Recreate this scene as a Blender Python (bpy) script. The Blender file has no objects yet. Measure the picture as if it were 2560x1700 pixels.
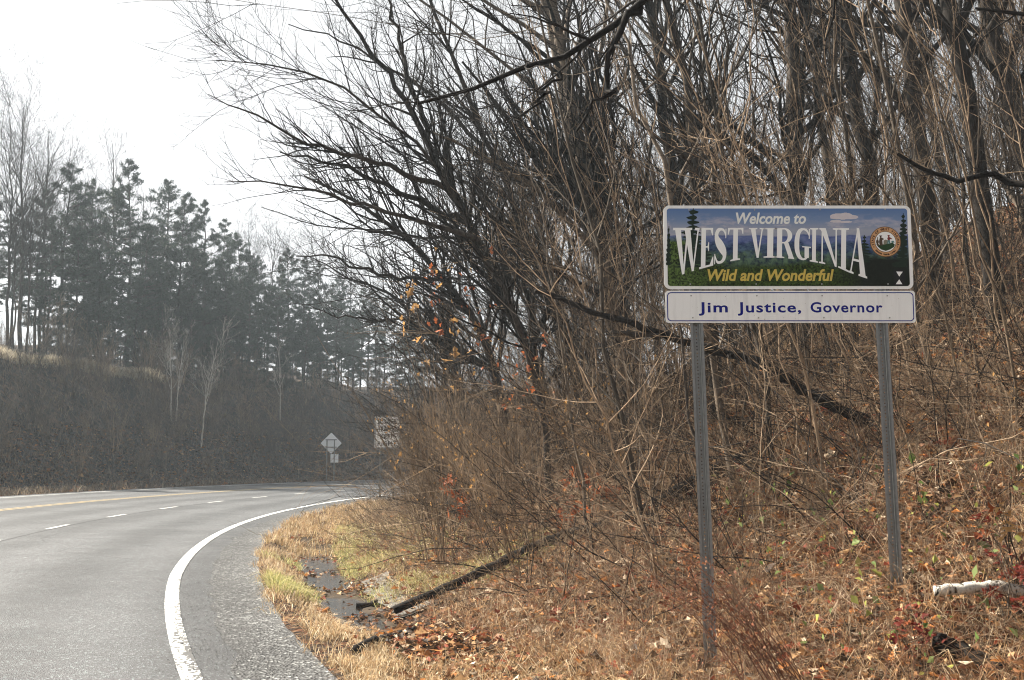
import bpy, bmesh, math
import numpy as np
from mathutils import Vector, Matrix

# ------------------------------------------------------------------ camera, sky, sun, exposure
sc = bpy.context.scene
COL = sc.collection
F = 2800.0; W0, H0 = 2560.0, 1700.0          # photograph: focal length and size in its own pixels
PITCH = math.atan(300.0 / F)
CAMH = 1.5
cam = bpy.data.objects.new('camera', bpy.data.cameras.new('camera'))
COL.objects.link(cam)
cam.data.sensor_width = 36.0
cam.data.lens = 36.0 * F / W0
cam.data.clip_start = 0.1
cam.data.clip_end = 3000
cam.location = (0, 0, CAMH)
cam.rotation_euler = (math.pi / 2 + PITCH, 0, 0)
sc.camera = cam

SUN_AZ, SUN_EL = math.radians(-64), math.radians(41)
wd = bpy.data.worlds.new('World'); sc.world = wd; wd.use_nodes = True
nt = wd.node_tree; nt.nodes.clear()
wo = nt.nodes.new('ShaderNodeOutputWorld'); bg = nt.nodes.new('ShaderNodeBackground')
sky = nt.nodes.new('ShaderNodeTexSky'); sky.sky_type = 'NISHITA'; sky.sun_disc = False
sky.sun_elevation = SUN_EL; sky.sun_rotation = SUN_AZ
sky.air_density = 1.0; sky.dust_density = 0.6; sky.ozone_density = 1.0
hs = nt.nodes.new('ShaderNodeHueSaturation'); hs.inputs['Saturation'].default_value = 0.05
nt.links.new(sky.outputs[0], hs.inputs['Color']); nt.links.new(hs.outputs[0], bg.inputs[0])
bg.inputs[1].default_value = 0.05
nt.links.new(bg.outputs[0], wo.inputs[0])
sun = bpy.data.objects.new('sun', bpy.data.lights.new('sun', 'SUN')); COL.objects.link(sun)
sun.data.energy = 5.0; sun.data.angle = math.radians(0.6); sun.data.color = (1.0, 0.93, 0.82)
sdir = Vector((math.sin(SUN_AZ) * math.cos(SUN_EL), math.cos(SUN_AZ) * math.cos(SUN_EL), math.sin(SUN_EL)))
sun.rotation_euler = (-sdir).to_track_quat('-Z', 'Y').to_euler()
sun.location = (-30, 20, 40)
vs = sc.view_settings
vs.view_transform = 'Standard'; vs.look = 'None'; vs.gamma = 1.0; vs.use_curve_mapping = False
vs.exposure = 1.95
sc.cycles.use_denoising = True; sc.cycles.filter_width = 1.1
sc.cycles.max_bounces = 6; sc.cycles.diffuse_bounces = 3; sc.cycles.glossy_bounces = 2
sc.cycles.transmission_bounces = 3; sc.cycles.volume_bounces = 1; sc.cycles.transparent_max_bounces = 4

RNG = np.random.default_rng(7)
def rnd(a, b, n=None): return RNG.uniform(a, b, n)

# ------------------------------------------------------------------ pixel rays and the lie of the land
CP, SP = math.cos(PITCH), math.sin(PITCH)
def ray(x, y):
    u = (x - W0 / 2) / F; v = (H0 / 2 - y) / F
    return np.array([u, CP - v * SP, SP + v * CP])
def pix(x, y, Y):                      # the point on the ray at depth Y
    d = ray(x, y); return np.array([0, 0, CAMH]) + d * (Y / d[1])
CX, CY, R0 = 72.65, 34.1, 79.42        # centre and radius of the bend (right edge line)
BANK = 0.0175
def s_of(X, Y): return np.hypot(X - CX, Y - CY) - R0
def th_of(X, Y): return np.arctan2(Y - CY, X - CX) % (2 * math.pi)
def polar(s, th): return CX + (R0 + s) * np.cos(th), CY + (R0 + s) * np.sin(th)
def wob(X, Y, f, seed):
    r = np.random.default_rng(seed); out = 0
    for i in range(6):
        a = r.uniform(0, 2 * math.pi); k = f * r.uniform(0.6, 1.7); p = r.uniform(0, 6.28)
        out = out + np.sin((X * math.cos(a) + Y * math.sin(a)) * k + p)
    return out / 6.0
RS = np.array([-90, -62, -45, -30, -16, -8, -4.95, -3.6, -2.95, -2.55, -2.2, -1.8, -1.45, -1.2, -1.02, 0, 11.7, 12.4, 13.4, 14.6, 20.4, 23.0, 31, 60, 120, 400])
RZ = np.array([24, 21, 17.5, 12.8, 6.1, 2.15, 0.60, 0.02, -0.08, -0.22, -0.30, -0.30, -0.12, -0.02, -0.035, -0.03, 0.16, 0.10, 0.22, 1.0, 6.45, 6.7, 8.6, 8.6, 6, 6])
def ground(X, Y):
    X = np.asarray(X, float); Y = np.asarray(Y, float)
    s = s_of(X, Y)
    z = np.interp(s, RS, RZ)
    w = np.clip((-s - 3.0) / 6.0, 0, 1) + np.clip((s - 14) / 8.0, 0, 1)
    z = z + w * (0.55 * wob(X, Y, 0.35, 3) + 0.25 * wob(X, Y, 1.1, 4))
    w2 = np.clip((-s - 2.45) / 1.2, 0, 1)
    dg = np.degrees(th_of(X, Y)); fill = np.clip((dg - 196.6) / 1.6, 0, 1) + np.clip((189.2 - dg) / 1.2, 0, 1)
    z = z + fill * np.clip((-.04 - z) / .24, 0, 1) * np.where(s > -3.0, .2, 0)
    z = z + w2 * 0.10 * wob(X, Y, 2.2, 5) + (w2 > 0) * 0.03 * wob(X, Y, 5.5, 6) * w2
    z = z + np.clip((s - 13) / 3, 0, 1) * (0.5 * wob(X, Y, 0.9, 8))
    return z
def hit(x, y, dmin=4.0, dmax=160.0):
    d = ray(x, y); t = np.linspace(dmin, dmax, 6000)
    P = np.array([0, 0, CAMH]) + d[None, :] * (t / d[1])[:, None]
    below = P[:, 2] < ground(P[:, 0], P[:, 1])
    i = int(np.argmax(below)) if below.any() else len(t) - 1
    return P[i]
def to_px(X, Y, Z):
    dy = Y; dz = Z - CAMH
    fwd = dy * CP + dz * SP; up = -dy * SP + dz * CP
    return W0 / 2 + F * X / fwd, H0 / 2 - F * up / fwd

# ------------------------------------------------------------------ material helpers
def mat(name):
    m = bpy.data.materials.new(name); m.use_nodes = True
    n = m.node_tree; b = n.nodes['Principled BSDF']
    return m, n, b
def N(n, t, **kw):
    x = n.nodes.new(t)
    for k, v in kw.items():
        if k in x.inputs: x.inputs[k].default_value = v
        else: setattr(x, k, v)
    return x
def coords(n, out='Object', scale=(1, 1, 1)):
    tc = N(n, 'ShaderNodeTexCoord'); mp = N(n, 'ShaderNodeMapping'); mp.inputs['Scale'].default_value = scale
    n.links.new(tc.outputs[out], mp.inputs[0]); return mp.outputs[0]
def noise(n, vec, scale, detail=4, rough=0.6):
    x = N(n, 'ShaderNodeTexNoise'); x.inputs['Scale'].default_value = scale
    x.inputs['Detail'].default_value = detail; x.inputs['Roughness'].default_value = rough
    if vec is not None: n.links.new(vec, x.inputs['Vector'])
    return x
def ramp(n, fac, stops, interp='LINEAR'):
    r = N(n, 'ShaderNodeValToRGB'); r.color_ramp.interpolation = interp
    e = r.color_ramp.elements
    while len(e) < len(stops): e.new(0.5)
    for el, (p, c) in zip(e, stops):
        el.position = p; el.color = (c[0], c[1], c[2], 1) if len(c) == 3 else c
    n.links.new(fac, r.inputs[0]); return r.outputs[0]
def mixc(n, fac, a, b, bt='MIX'):
    x = N(n, 'ShaderNodeMix', data_type='RGBA', blend_type=bt)
    for sock, v in ((x.inputs[0], fac), (x.inputs[6], a), (x.inputs[7], b)):
        if hasattr(v, 'is_linked') or hasattr(v, 'links'): n.links.new(v, sock)
        elif isinstance(v, (int, float)): sock.default_value = v
        else: sock.default_value = (v[0], v[1], v[2], 1)
    return x.outputs[2]
def bump(n, b, h, strength=0.4, dist=0.01):
    x = N(n, 'ShaderNodeBump'); x.inputs['Strength'].default_value = strength; x.inputs['Distance'].default_value = dist
    n.links.new(h, x.inputs['Height']); n.links.new(x.outputs[0], b.inputs['Normal'])
def mathn(n, op, a, b=None):
    x = N(n, 'ShaderNodeMath', operation=op)
    for s, v in zip(x.inputs, (a, b)):
        if v is None: continue
        if isinstance(v, (int, float)): s.default_value = v
        else: n.links.new(v, s)
    return x.outputs[0]

def bark(name, c1, c2, scale=25, rough=0.85, vary=0.55, bstr=0.5, bd=0.004, lo=0.3, hi=0.7):
    m, n, b = mat(name)
    v = coords(n, 'Object', (1, 1, 0.25)); nz = noise(n, v, scale, 5, 0.7)
    col = ramp(n, nz.outputs[0], [(lo, c1), (hi, c2)])
    oi = N(n, 'ShaderNodeObjectInfo')
    val = mathn(n, 'MULTIPLY_ADD', oi.outputs['Random'], vary * 2); n.nodes[-1].inputs[2].default_value = 1 - vary
    h = N(n, 'ShaderNodeHueSaturation'); n.links.new(col, h.inputs['Color']); n.links.new(val, h.inputs['Value'])
    n.links.new(h.outputs[0], b.inputs['Base Color']); b.inputs['Roughness'].default_value = rough
    b.inputs['Specular IOR Level'].default_value = 0.1
    bump(n, b, nz.outputs[0], bstr, bd)
    return m
M = {}
M['bark_dark'] = bark('bark_dark', (0.012, 0.010, 0.009), (0.06, 0.05, 0.042), 18, bd=0.012)
M['bark_grey'] = bark('bark_grey', (0.03, 0.024, 0.019), (0.15, 0.12, 0.092), 12, bd=0.008)
M['bark_tan'] = bark('bark_tan', (0.075, 0.048, 0.032), (0.31, 0.23, 0.155), 9)
M['twig_tan'] = bark('twig_tan', (0.06, 0.040, 0.027), (0.31, 0.23, 0.155), 4)
M['twig_grey'] = bark('twig_grey', (0.03, 0.026, 0.022), (0.09, 0.077, 0.064), 6)
M['twig_dark'] = bark('twig_dark', (0.007, 0.006, 0.0055), (0.028, 0.023, 0.019), 6)
M['bark_pale'] = bark('bark_pale', (0.20, 0.18, 0.155), (0.55, 0.52, 0.47), 12)
M['bark_rot'] = bark('bark_rot', (0.004, 0.0035, 0.003), (0.022, 0.018, 0.015), 22, bd=0.012)
M['stem_red'] = bark('stem_red', (0.06, 0.03, 0.02), (0.16, 0.075, 0.045), 8)

def leafy(name, attr=True, col=(0.2, 0.1, 0.05), trans=0.35, rough=0.55):
    m, n, b = mat(name)
    out = n.nodes['Material Output']
    if attr:
        a = N(n, 'ShaderNodeAttribute', attribute_name='Col'); c = a.outputs['Color']
    else:
        nz = noise(n, coords(n), 30); c = mixc(n, nz.outputs[0], [x * 0.6 for x in col], [min(1, x * 1.4) for x in col])
    n.links.new(c, b.inputs['Base Color']); b.inputs['Roughness'].default_value = rough
    b.inputs['Specular IOR Level'].default_value = 0.12
    t = N(n, 'ShaderNodeBsdfTranslucent'); n.links.new(c, t.inputs[0])
    mx = N(n, 'ShaderNodeMixShader'); mx.inputs[0].default_value = trans
    n.links.new(b.outputs[0], mx.inputs[1]); n.links.new(t.outputs[0], mx.inputs[2]); n.links.new(mx.outputs[0], out.inputs[0])
    return m
M['litter'] = leafy('leaf_litter', trans=0.3)
M['grass'] = leafy('grass', trans=0.4)
M['needles'] = leafy('pine_needles', trans=0.15)
M['leaf_orange'] = leafy('leaf_orange', False, (0.34, 0.10, 0.035), 0.45)
M['leaf_red'] = leafy('leaf_red', False, (0.11, 0.02, 0.013), 0.35)
M['leaf_rust'] = leafy('leaf_rust', False, (0.20, 0.06, 0.025), 0.35)
M['leaf_tan'] = leafy('leaf_tan', False, (0.42, 0.24, 0.09), 0.45)
M['leaf_green'] = leafy('leaf_green', False, (0.06, 0.10, 0.025), 0.3, 0.35)

def simple(name, col, rough=0.5, metal=0.0, spec=0.5, mott=0.12, scale=14):
    if name.startswith(('print', 'seal')): spec = 0.12
    if name.startswith(('ditch', 'concrete')): spec = 0.05
    m, n, b = mat(name)
    nz = noise(n, coords(n), scale, 5)
    c = mixc(n, nz.outputs[0], [x * (1 - mott) for x in col], [min(1, x * (1 + mott)) for x in col])
    n.links.new(c, b.inputs['Base Color']); b.inputs['Roughness'].default_value = rough
    b.inputs['Metallic'].default_value = metal; b.inputs['Specular IOR Level'].default_value = spec
    return m

# ------------------------------------------------------------------ object helpers
def link(o, parent=None):
    COL.objects.link(o)
    if parent is not None: o.parent = parent
    return o
def mesh_np(name, verts, faces, smooth=False, col=None, matidx=None):
    me = bpy.data.meshes.new(name)
    verts = np.asarray(verts, np.float32)
    groups = faces if isinstance(faces, list) else [faces]
    groups = [np.asarray(g, np.int32) for g in groups if len(g)]
    nl = sum(g.size for g in groups); npoly = sum(len(g) for g in groups)
    me.vertices.add(len(verts)); me.vertices.foreach_set('co', verts.ravel())
    me.loops.add(nl); me.loops.foreach_set('vertex_index', np.concatenate([g.ravel() for g in groups]))
    me.polygons.add(npoly)
    tot = np.concatenate([np.full(len(g), g.shape[1], np.int32) for g in groups])
    st = np.concatenate([[0], np.cumsum(tot)[:-1]]).astype(np.int32)
    me.polygons.foreach_set('loop_start', st); me.polygons.foreach_set('loop_total', tot)
    if smooth: me.polygons.foreach_set('use_smooth', np.ones(npoly, bool))
    if matidx is not None: me.polygons.foreach_set('material_index', np.asarray(matidx, np.int32))
    me.update(calc_edges=True)
    if col is not None:
        a = me.color_attributes.new('Col', 'FLOAT_COLOR', 'POINT')
        c4 = np.ones((len(verts), 4), np.float32); c4[:, :3] = col
        a.data.foreach_set('color', c4.ravel())
    me.validate()
    return me
def obj(name, me, material=None, parent=None):
    o = bpy.data.objects.new(name, me)
    if material is not None:
        for m in (material if isinstance(material, (list, tuple)) else [material]):
            if len(me.materials) < (len(material) if isinstance(material, (list, tuple)) else 1): me.materials.append(m)
    return link(o, parent)
def tag(o, label=None, cat=None, group=None, kind=None):
    if label: o['label'] = label
    if cat: o['category'] = cat
    if group: o['group'] = group
    if kind: o['kind'] = kind
    return o
def empty(name, loc=(0, 0, 0), rot=(0, 0, 0)):
    o = bpy.data.objects.new(name, None); o.empty_display_size = 0.3
    o.location = loc; o.rotation_euler = rot
    return link(o)
def copy_tree(o, parent=None):
    c = o.copy(); link(c, parent)
    for ch in list(o.children): copy_tree(ch, c)
    return c

# tubes: P (n,k,3), R (n,k)
def tubes(P, R, sides):
    n, k, _ = P.shape
    T = np.empty_like(P); T[:, 1:-1] = P[:, 2:] - P[:, :-2]; T[:, 0] = P[:, 1] - P[:, 0]; T[:, -1] = P[:, -1] - P[:, -2]
    T /= np.linalg.norm(T, axis=2, keepdims=True) + 1e-9
    ax = P[:, -1] - P[:, 0]; ax /= np.linalg.norm(ax, axis=1, keepdims=True) + 1e-9
    ref = np.where(np.abs(ax[:, 2:3]) < 0.75, np.array([[0, 0, 1.0]]), np.array([[1.0, 0, 0]]))
    U = np.cross(T, ref[:, None, :]); U /= np.linalg.norm(U, axis=2, keepdims=True) + 1e-9
    V = np.cross(T, U)
    a = np.arange(sides) * 2 * math.pi / sides
    verts = P[:, :, None, :] + R[:, :, None, None] * (U[:, :, None, :] * np.cos(a)[None, None, :, None] + V[:, :, None, :] * np.sin(a)[None, None, :, None])
    base = (np.arange(n)[:, None, None] * k + np.arange(k - 1)[None, :, None]) * sides
    j = np.arange(sides)[None, None, :]; j2 = (j + 1) % sides
    q = np.stack([base + j, base + j2, base + sides + j2, base + sides + j], -1).reshape(-1, 4)
    # caps at the tips
    return verts.reshape(-1, 3), q
def join(parts):
    vs_, fs, off = [], [], 0
    for v, f in parts:
        vs_.append(v); fs.append(f + off); off += len(v)
    return np.concatenate(vs_), np.concatenate(fs)
def norm(a): return a / (np.linalg.norm(a, axis=-1, keepdims=True) + 1e-9)
def grow(P, R, n, tlo, thi, ratio, ang, k, g=(0, 0, 1), gs=0.3, wobble=0.15, rs=0.55, rmin=0.002, tip=0.3, shrink=0.6, lenabs=None, spread=0.35):
    nb, K, _ = P.shape
    L = np.linalg.norm(np.diff(P, axis=1), axis=2).sum(1)
    pr = L / L.sum()
    idx = RNG.choice(nb, n, p=pr); t = RNG.uniform(tlo, thi, n)
    f = t * (K - 1); i0 = np.minimum(f.astype(int), K - 2); fr = (f - i0)[:, None]
    base = P[idx, i0] * (1 - fr) + P[idx, i0 + 1] * fr
    rb = R[idx, i0] * (1 - fr[:, 0]) + R[idx, i0 + 1] * fr[:, 0]
    T = norm(P[idx, i0 + 1] - P[idx, i0])
    rr = norm(RNG.normal(size=(n, 3))); side = norm(rr - (rr * T).sum(1, keepdims=True) * T)
    A = np.radians(RNG.normal(ang, ang * 0.25, n))[:, None]
    D = norm(T * np.cos(A) + side * np.sin(A))
    ln = (L[idx] * ratio * (1 - shrink * t) if lenabs is None else np.full(n, lenabs)) * RNG.uniform(1 - spread, 1 + spread, n)
    out = np.empty((n, k, 3)); out[:, 0] = base
    g = np.asarray(g, float); cur = base
    for j in range(1, k):
        D = norm(D + g * gs / (k - 1) + RNG.normal(size=(n, 3)) * wobble)
        cur = cur + D * (ln / (k - 1))[:, None]; out[:, j] = cur
    r0 = np.maximum(rb * rs * RNG.uniform(0.7, 1.1, n), rmin)
    Rr = r0[:, None] * np.linspace(1, tip, k)[None, :]
    return out, np.maximum(Rr, rmin * 0.5)
def spine(pts, r0, r1, k, wobble=0.0, power=1.0):
    pts = np.asarray(pts, float); seg = np.linalg.norm(np.diff(pts, axis=0), axis=1); c = np.concatenate([[0], np.cumsum(seg)])
    t = np.linspace(0, c[-1], k)
    # smooth interpolation
    P = np.stack([np.interp(t, c, pts[:, i]) for i in range(3)], 1)
    for _ in range(2): P[1:-1] = 0.25 * P[:-2] + 0.5 * P[1:-1] + 0.25 * P[2:]
    P[1:-1] += RNG.normal(size=(k - 2, 3)) * wobble
    R = r1 + (r0 - r1) * (1 - np.linspace(0, 1, k)) ** power
    return P[None], R[None]

# ------------------------------------------------------------------ ground, road, markings
def grid_mesh(name, ss, tt, zfun, slot=None):
    S, T = np.meshgrid(ss, tt, indexing='ij'); X, Y = polar(S, T); Z = zfun(S, X, Y)
    v = np.stack([X, Y, Z], -1).reshape(-1, 3)
    n, k = len(ss), len(tt)
    i = np.arange(n - 1)[:, None] * k; j = np.arange(k - 1)[None, :]
    q = np.stack([i + j, i + j + 1, i + k + j + 1, i + k + j], -1).reshape(-1, 4)[:, ::-1]
    mi = None
    if slot is not None:
        sm = 0.5 * (ss[:-1] + ss[1:]); mi = np.repeat([slot(x) for x in sm], k - 1)
    return mesh_np(name, v, q, True, matidx=mi)
th0, th1 = math.radians(20), math.radians(262)
ss = np.concatenate([np.arange(-79, -40, 4), np.arange(-40, -16, 1.0), np.arange(-16, -4, 0.3), np.arange(-4, -0.95, 0.1), [-0.9, 4, 11.6],
                     np.arange(11.8, 24, 0.4), np.arange(24, 60, 2), np.arange(60, 241, 20)])
tt = np.concatenate([np.radians(np.arange(20, 120, 1.5)), np.radians(np.arange(120, 170, 0.4)), np.radians(np.arange(170, 206, 0.12)), np.radians(np.arange(206, 262.1, 1.5))])

def ground_mat(name, cols, scale, dark, big=1.3):
    m, n, b = mat(name)
    v = coords(n)
    vo = N(n, 'ShaderNodeTexVoronoi'); vo.inputs['Scale'].default_value = scale; vo.inputs['Randomness'].default_value = 1
    n.links.new(v, vo.inputs['Vector'])
    sep = N(n, 'ShaderNodeSeparateColor'); n.links.new(vo.outputs['Color'], sep.inputs[0])
    st = [(i / len(cols), c) for i, c in enumerate(cols)]
    c = ramp(n, sep.outputs[0], st, 'CONSTANT')
    nz = noise(n, v, big, 6, 0.7)
    f = ramp(n, nz.outputs[0], [(0.4, (0, 0, 0)), (0.62, (1, 1, 1))])
    c = mixc(n, f, c, dark)
    n.links.new(c, b.inputs['Base Color']); b.inputs['Roughness'].default_value = 0.95; b.inputs['Specular IOR Level'].default_value = 0.1
    bump(n, b, vo.outputs['Distance'], 0.9, 0.05)
    return m
M['bank'] = ground_mat('bank_soil', [(0.03, 0.018, 0.012), (0.08, 0.04, 0.022), (0.16, 0.095, 0.05), (0.02, 0.013, 0.009), (0.12, 0.045, 0.02)], 16, (0.02, 0.014, 0.01))
M['shale'] = ground_mat('shale_slope', [(0.035, 0.032, 0.03), (0.09, 0.07, 0.055), (0.15, 0.10, 0.07), (0.025, 0.025, 0.026), (0.06, 0.054, 0.05)], 5, (0.022, 0.021, 0.022), 0.4)
g = grid_mesh('ground', ss, tt, lambda S, X, Y: ground(X, Y), slot=lambda s: 1 if s > 11 else 0)
ground_o = tag(obj('ground', g, [M['bank'], M['shale']]), kind='structure')

# asphalt
def asphalt(name, base, light, sc1, pebb, rough, bd):
    m, n, b = mat(name)
    v = coords(n)
    big = noise(n, v, 0.35, 4, 0.6); mid = noise(n, v, 2.2, 5, 0.65)
    vo = N(n, 'ShaderNodeTexVoronoi'); vo.inputs['Scale'].default_value = sc1; n.links.new(v, vo.inputs['Vector'])
    sep = N(n, 'ShaderNodeSeparateColor'); n.links.new(vo.outputs['Color'], sep.inputs[0])
    st = ramp(n, sep.outputs[0], [(0.0, [x * 0.45 for x in base]), (0.55, base), (1 - pebb, [x * 1.25 for x in base]), (1.0, light)])
    c = mixc(n, big.outputs[0], [0.72] * 3, [1.25] * 3); c = mixc(n, 1.0, st, c, 'MULTIPLY')
    c2 = mixc(n, mid.outputs[0], [0.8] * 3, [1.2] * 3); c = mixc(n, 1.0, c, c2, 'MULTIPLY')
    sx = N(n, 'ShaderNodeSeparateXYZ'); n.links.new(v, sx.inputs[0])     # wheel tracks follow the bend
    dx = mathn(n, 'SUBTRACT', sx.outputs[0], CX); dy = mathn(n, 'SUBTRACT', sx.outputs[1], CY)
    rr = mathn(n, 'SUBTRACT', mathn(n, 'SQRT', mathn(n, 'ADD', mathn(n, 'MULTIPLY', dx, dx), mathn(n, 'MULTIPLY', dy, dy))), R0)
    wv = mathn(n, 'SINE', mathn(n, 'MULTIPLY', rr, 2 * math.pi / 1.8))
    wn = mathn(n, 'ADD', mathn(n, 'MULTIPLY', wv, 0.22), big.outputs[0])
    tr = ramp(n, wn, [(0.28, (0.68, 0.68, 0.68)), (0.72, (1.15, 1.15, 1.15))]); c = mixc(n, 1.0, c, tr, 'MULTIPLY')
    ck = N(n, 'ShaderNodeTexVoronoi', feature='DISTANCE_TO_EDGE'); ck.inputs['Scale'].default_value = 0.28
    wp = mixc(n, 0.12, v, noise(n, v, 1.6, 5, 0.7).outputs['Color'], 'ADD'); n.links.new(wp, ck.inputs['Vector'])
    crk = ramp(n, ck.outputs['Distance'], [(0.0, (0.45, 0.45, 0.45)), (0.006, (1, 1, 1))]); crm = ramp(n, big.outputs[0], [(0.45, (1, 1, 1)), (0.6, (0, 0, 0))])
    crk = mixc(n, crm, crk, (1, 1, 1)); c = mixc(n, 1.0, c, crk, 'MULTIPLY')
    n.links.new(c, b.inputs['Base Color'])
    b.inputs['Specular IOR Level'].default_value = 0.35
    r = ramp(n, mid.outputs[0], [(0.3, [rough - 0.08] * 3), (0.7, [rough + 0.1] * 3)]); n.links.new(r, b.inputs['Roughness'])
    bump(n, b, vo.outputs['Distance'], 0.8, bd)
    return m
M['asphalt'] = asphalt('asphalt', (0.062, 0.062, 0.065), (0.20, 0.24, 0.24), 85, 0.12, 0.62, 0.006)
M['chip'] = asphalt('chip_seal', (0.062, 0.061, 0.06), (0.34, 0.35, 0.34), 40, 0.2, 0.7, 0.022)
ta = np.concatenate([np.radians(np.arange(20, 150, 1.0)), np.radians(np.arange(150, 212, 0.25)), np.radians(np.arange(212, 262.1, 1.0))])
def strip(name, s0, s1, lift, m, tarr=ta, parent=None, wig0=0.0, wig1=0.0, ns=5):
    S = np.linspace(0, 1, ns)
    T = tarr; a = s0 + (wig0 * wob(T * 80, T * 30, 1.3, 21) + wig0 * 0.6 * wob(T * 80, T * 30, 6, 22)); b_ = s1 + wig1 * wob(T * 80, T * 30, 4, 23)
    G = a[None, :] * (1 - S[:, None]) + b_[None, :] * S[:, None]
    X, Y = polar(G, T[None, :]); Z = np.where(G > 0, G * BANK, G * 0.03) + lift
    v = np.stack([X, Y, Z], -1).reshape(-1, 3); k = len(T)
    i = np.arange(ns - 1)[:, None] * k; j = np.arange(k - 1)[None, :]
    q = np.stack([i + j, i + j + 1, i + k + j + 1, i + k + j], -1).reshape(-1, 4)[:, ::-1]
    return obj(name, mesh_np(name, v, q, True), m, parent)
road = tag(strip('road', -0.55, 11.75, 0.0, M['asphalt'], ns=9), kind='structure')
shoulder = tag(strip('road_shoulder', -1.12, -0.46, 0.004, M['chip'], np.radians(np.arange(120, 262, 0.1)), wig0=0.10, wig1=0.12), kind='structure')

def paint(name, col, dirty, thr, gravel=False):
    m, n, b = mat(name)
    v = coords(n)
    vo = N(n, 'ShaderNodeTexVoronoi'); vo.inputs['Scale'].default_value = 45; n.links.new(v, vo.inputs['Vector'])
    sep = N(n, 'ShaderNodeSeparateColor'); n.links.new(vo.outputs['Color'], sep.inputs[0])
    nz = noise(n, v, 3, 6, 0.7)
    f = mathn(n, 'MULTIPLY_ADD', nz.outputs[0], 0.9); n.nodes[-1].inputs[2].default_value = -0.45
    a = mathn(n, 'ADD', sep.outputs[0], f)
    if gravel:      # grit thrown onto the side of the line next to the shoulder
        sx = N(n, 'ShaderNodeSeparateXYZ'); n.links.new(v, sx.inputs[0])
        dx = mathn(n, 'SUBTRACT', sx.outputs[0], CX); dy = mathn(n, 'SUBTRACT', sx.outputs[1], CY)
        rr = mathn(n, 'SQRT', mathn(n, 'ADD', mathn(n, 'MULTIPLY', dx, dx), mathn(n, 'MULTIPLY', dy, dy)))
        gshift = mathn(n, 'MULTIPLY', mathn(n, 'SUBTRACT', R0 - 0.01, rr), 3.5)
        a = mathn(n, 'ADD', a, mathn(n, 'MAXIMUM', gshift, -0.2))
    fac = ramp(n, a, [(thr, (0, 0, 0)), (thr + 0.06, (1, 1, 1))])
    c = mixc(n, fac, col, dirty); n.links.new(c, b.inputs['Base Color']); b.inputs['Roughness'].default_value = 0.55
    bump(n, b, vo.outputs['Distance'], 0.4, 0.004)
    return m
M['line_white'] = paint('line_white', (0.72, 0.72, 0.69), (0.07, 0.068, 0.065), 0.72, True)
M['line_white2'] = paint('line_white_far', (0.52, 0.52, 0.50), (0.12, 0.12, 0.12), 0.74)
M['line_yellow'] = paint('line_yellow', (0.40, 0.29, 0.12), (0.12, 0.12, 0.12), 0.66)
M['seam'] = simple('seam', (0.028, 0.028, 0.03), 0.7, mott=0.4)
td = np.radians(np.arange(110, 262, 0.12))
EDGE = -.18 * np.clip((np.degrees(td) - 194) / 9, 0, 1)
strip('edge_line', -0.09 + EDGE, 0.06 + EDGE, 0.0045, M['line_white'], td, road, ns=5)
strip('far_edge_line', 11.0, 11.13, 0.0045, M['line_white2'], td, road, ns=2)
strip('centre_line', 7.18, 7.29, 0.0045, M['line_yellow'], td, road, ns=2)
strip('centre_line', 7.42, 7.53, 0.0045, M['line_yellow'], td, road, ns=2)
strip('pavement_seam', 3.50, 3.535, 0.004, M['seam'], td, road, wig0=0.02, wig1=0.02, ns=2)
# lane dashes: one of them is seen at pixel (280,1293)
for k in range(-9, 16):
    a = math.radians(187.2 - 3.35 * k)
    strip('lane_dash', 3.55, 3.66, 0.0045, M['line_white2'], np.linspace(a - 1.6 / (R0 + 3.6), a, 8), road, ns=2)

# ------------------------------------------------------------------ ditch: concrete lining and puddles
M['concrete'] = simple('concrete', (0.12, 0.112, 0.10), 0.85, mott=0.6, scale=5)
def ditch_sheet(name, s0, s1, t0, t1, zf, m, ns, dth=0.1, ragged=0.0):
    T = np.radians(np.arange(t0, t1, dth)); S = np.linspace(0, 1, ns)
    a = s0 + ragged * wob(T * 80, T * 50, 3, 31); b_ = s1 + ragged * wob(T * 80, T * 50, 4, 32)
    G = a[None] * (1 - S[:, None]) + b_[None] * S[:, None]
    X, Y = polar(G, T[None, :]); Z = zf(X, Y)
    v = np.stack([X, Y, Z], -1).reshape(-1, 3); k = len(T)
    i = np.arange(ns - 1)[:, None] * k; j = np.arange(k - 1)[None, :]
    q = np.stack([i + j, i + j + 1, i + k + j + 1, i + k + j], -1).reshape(-1, 4)[:, ::-1]
    return obj(name, mesh_np(name, v, q, True), m)
M['mud'] = simple('ditch_mud', (0.055, 0.042, 0.03), 0.7, mott=0.75, scale=7)
def dam_z(X, Y):
    a = np.degrees(th_of(X, Y)); return .034 * np.clip(wob(a * 3.0, X * 1.2, 1.0, 71) * 2.2 + .1 + .5 * wob(X, Y, 5, 72), -.3, 1)
tag(ditch_sheet('ditch_bed', -2.45, -1.62, 188, 198.6, lambda X, Y: ground(X, Y) - .03 + .05 * np.clip((198.1 - np.degrees(th_of(X, Y))) / .6, 0, 1) * np.clip((-s_of(X, Y) - 1.66) / .1, 0, 1) * np.clip((s_of(X, Y) + 2.42) / .1, 0, 1) + dam_z(X, Y) * np.clip((-.2 - ground(X, Y)) / .08, 0, 1), M['mud'], 16, 0.06, ragged=0.08), kind='structure')
tag(ditch_sheet('ditch_lining', -2.85, -2.42, 193.6, 196.3, lambda X, Y: ground(X, Y) + 0.03, M['concrete'], 8, .06, ragged=0.10), kind='structure')
m, n, b = mat('puddle_water')
b.inputs['Base Color'].default_value = (0.02, 0.018, 0.014, 1); b.inputs['Roughness'].default_value = 0.22
b.inputs['Specular IOR Level'].default_value = 0.9
bump(n, b, noise(n, coords(n), 22, 3).outputs[0], 0.8, 0.01)
M['water'] = m
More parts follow.
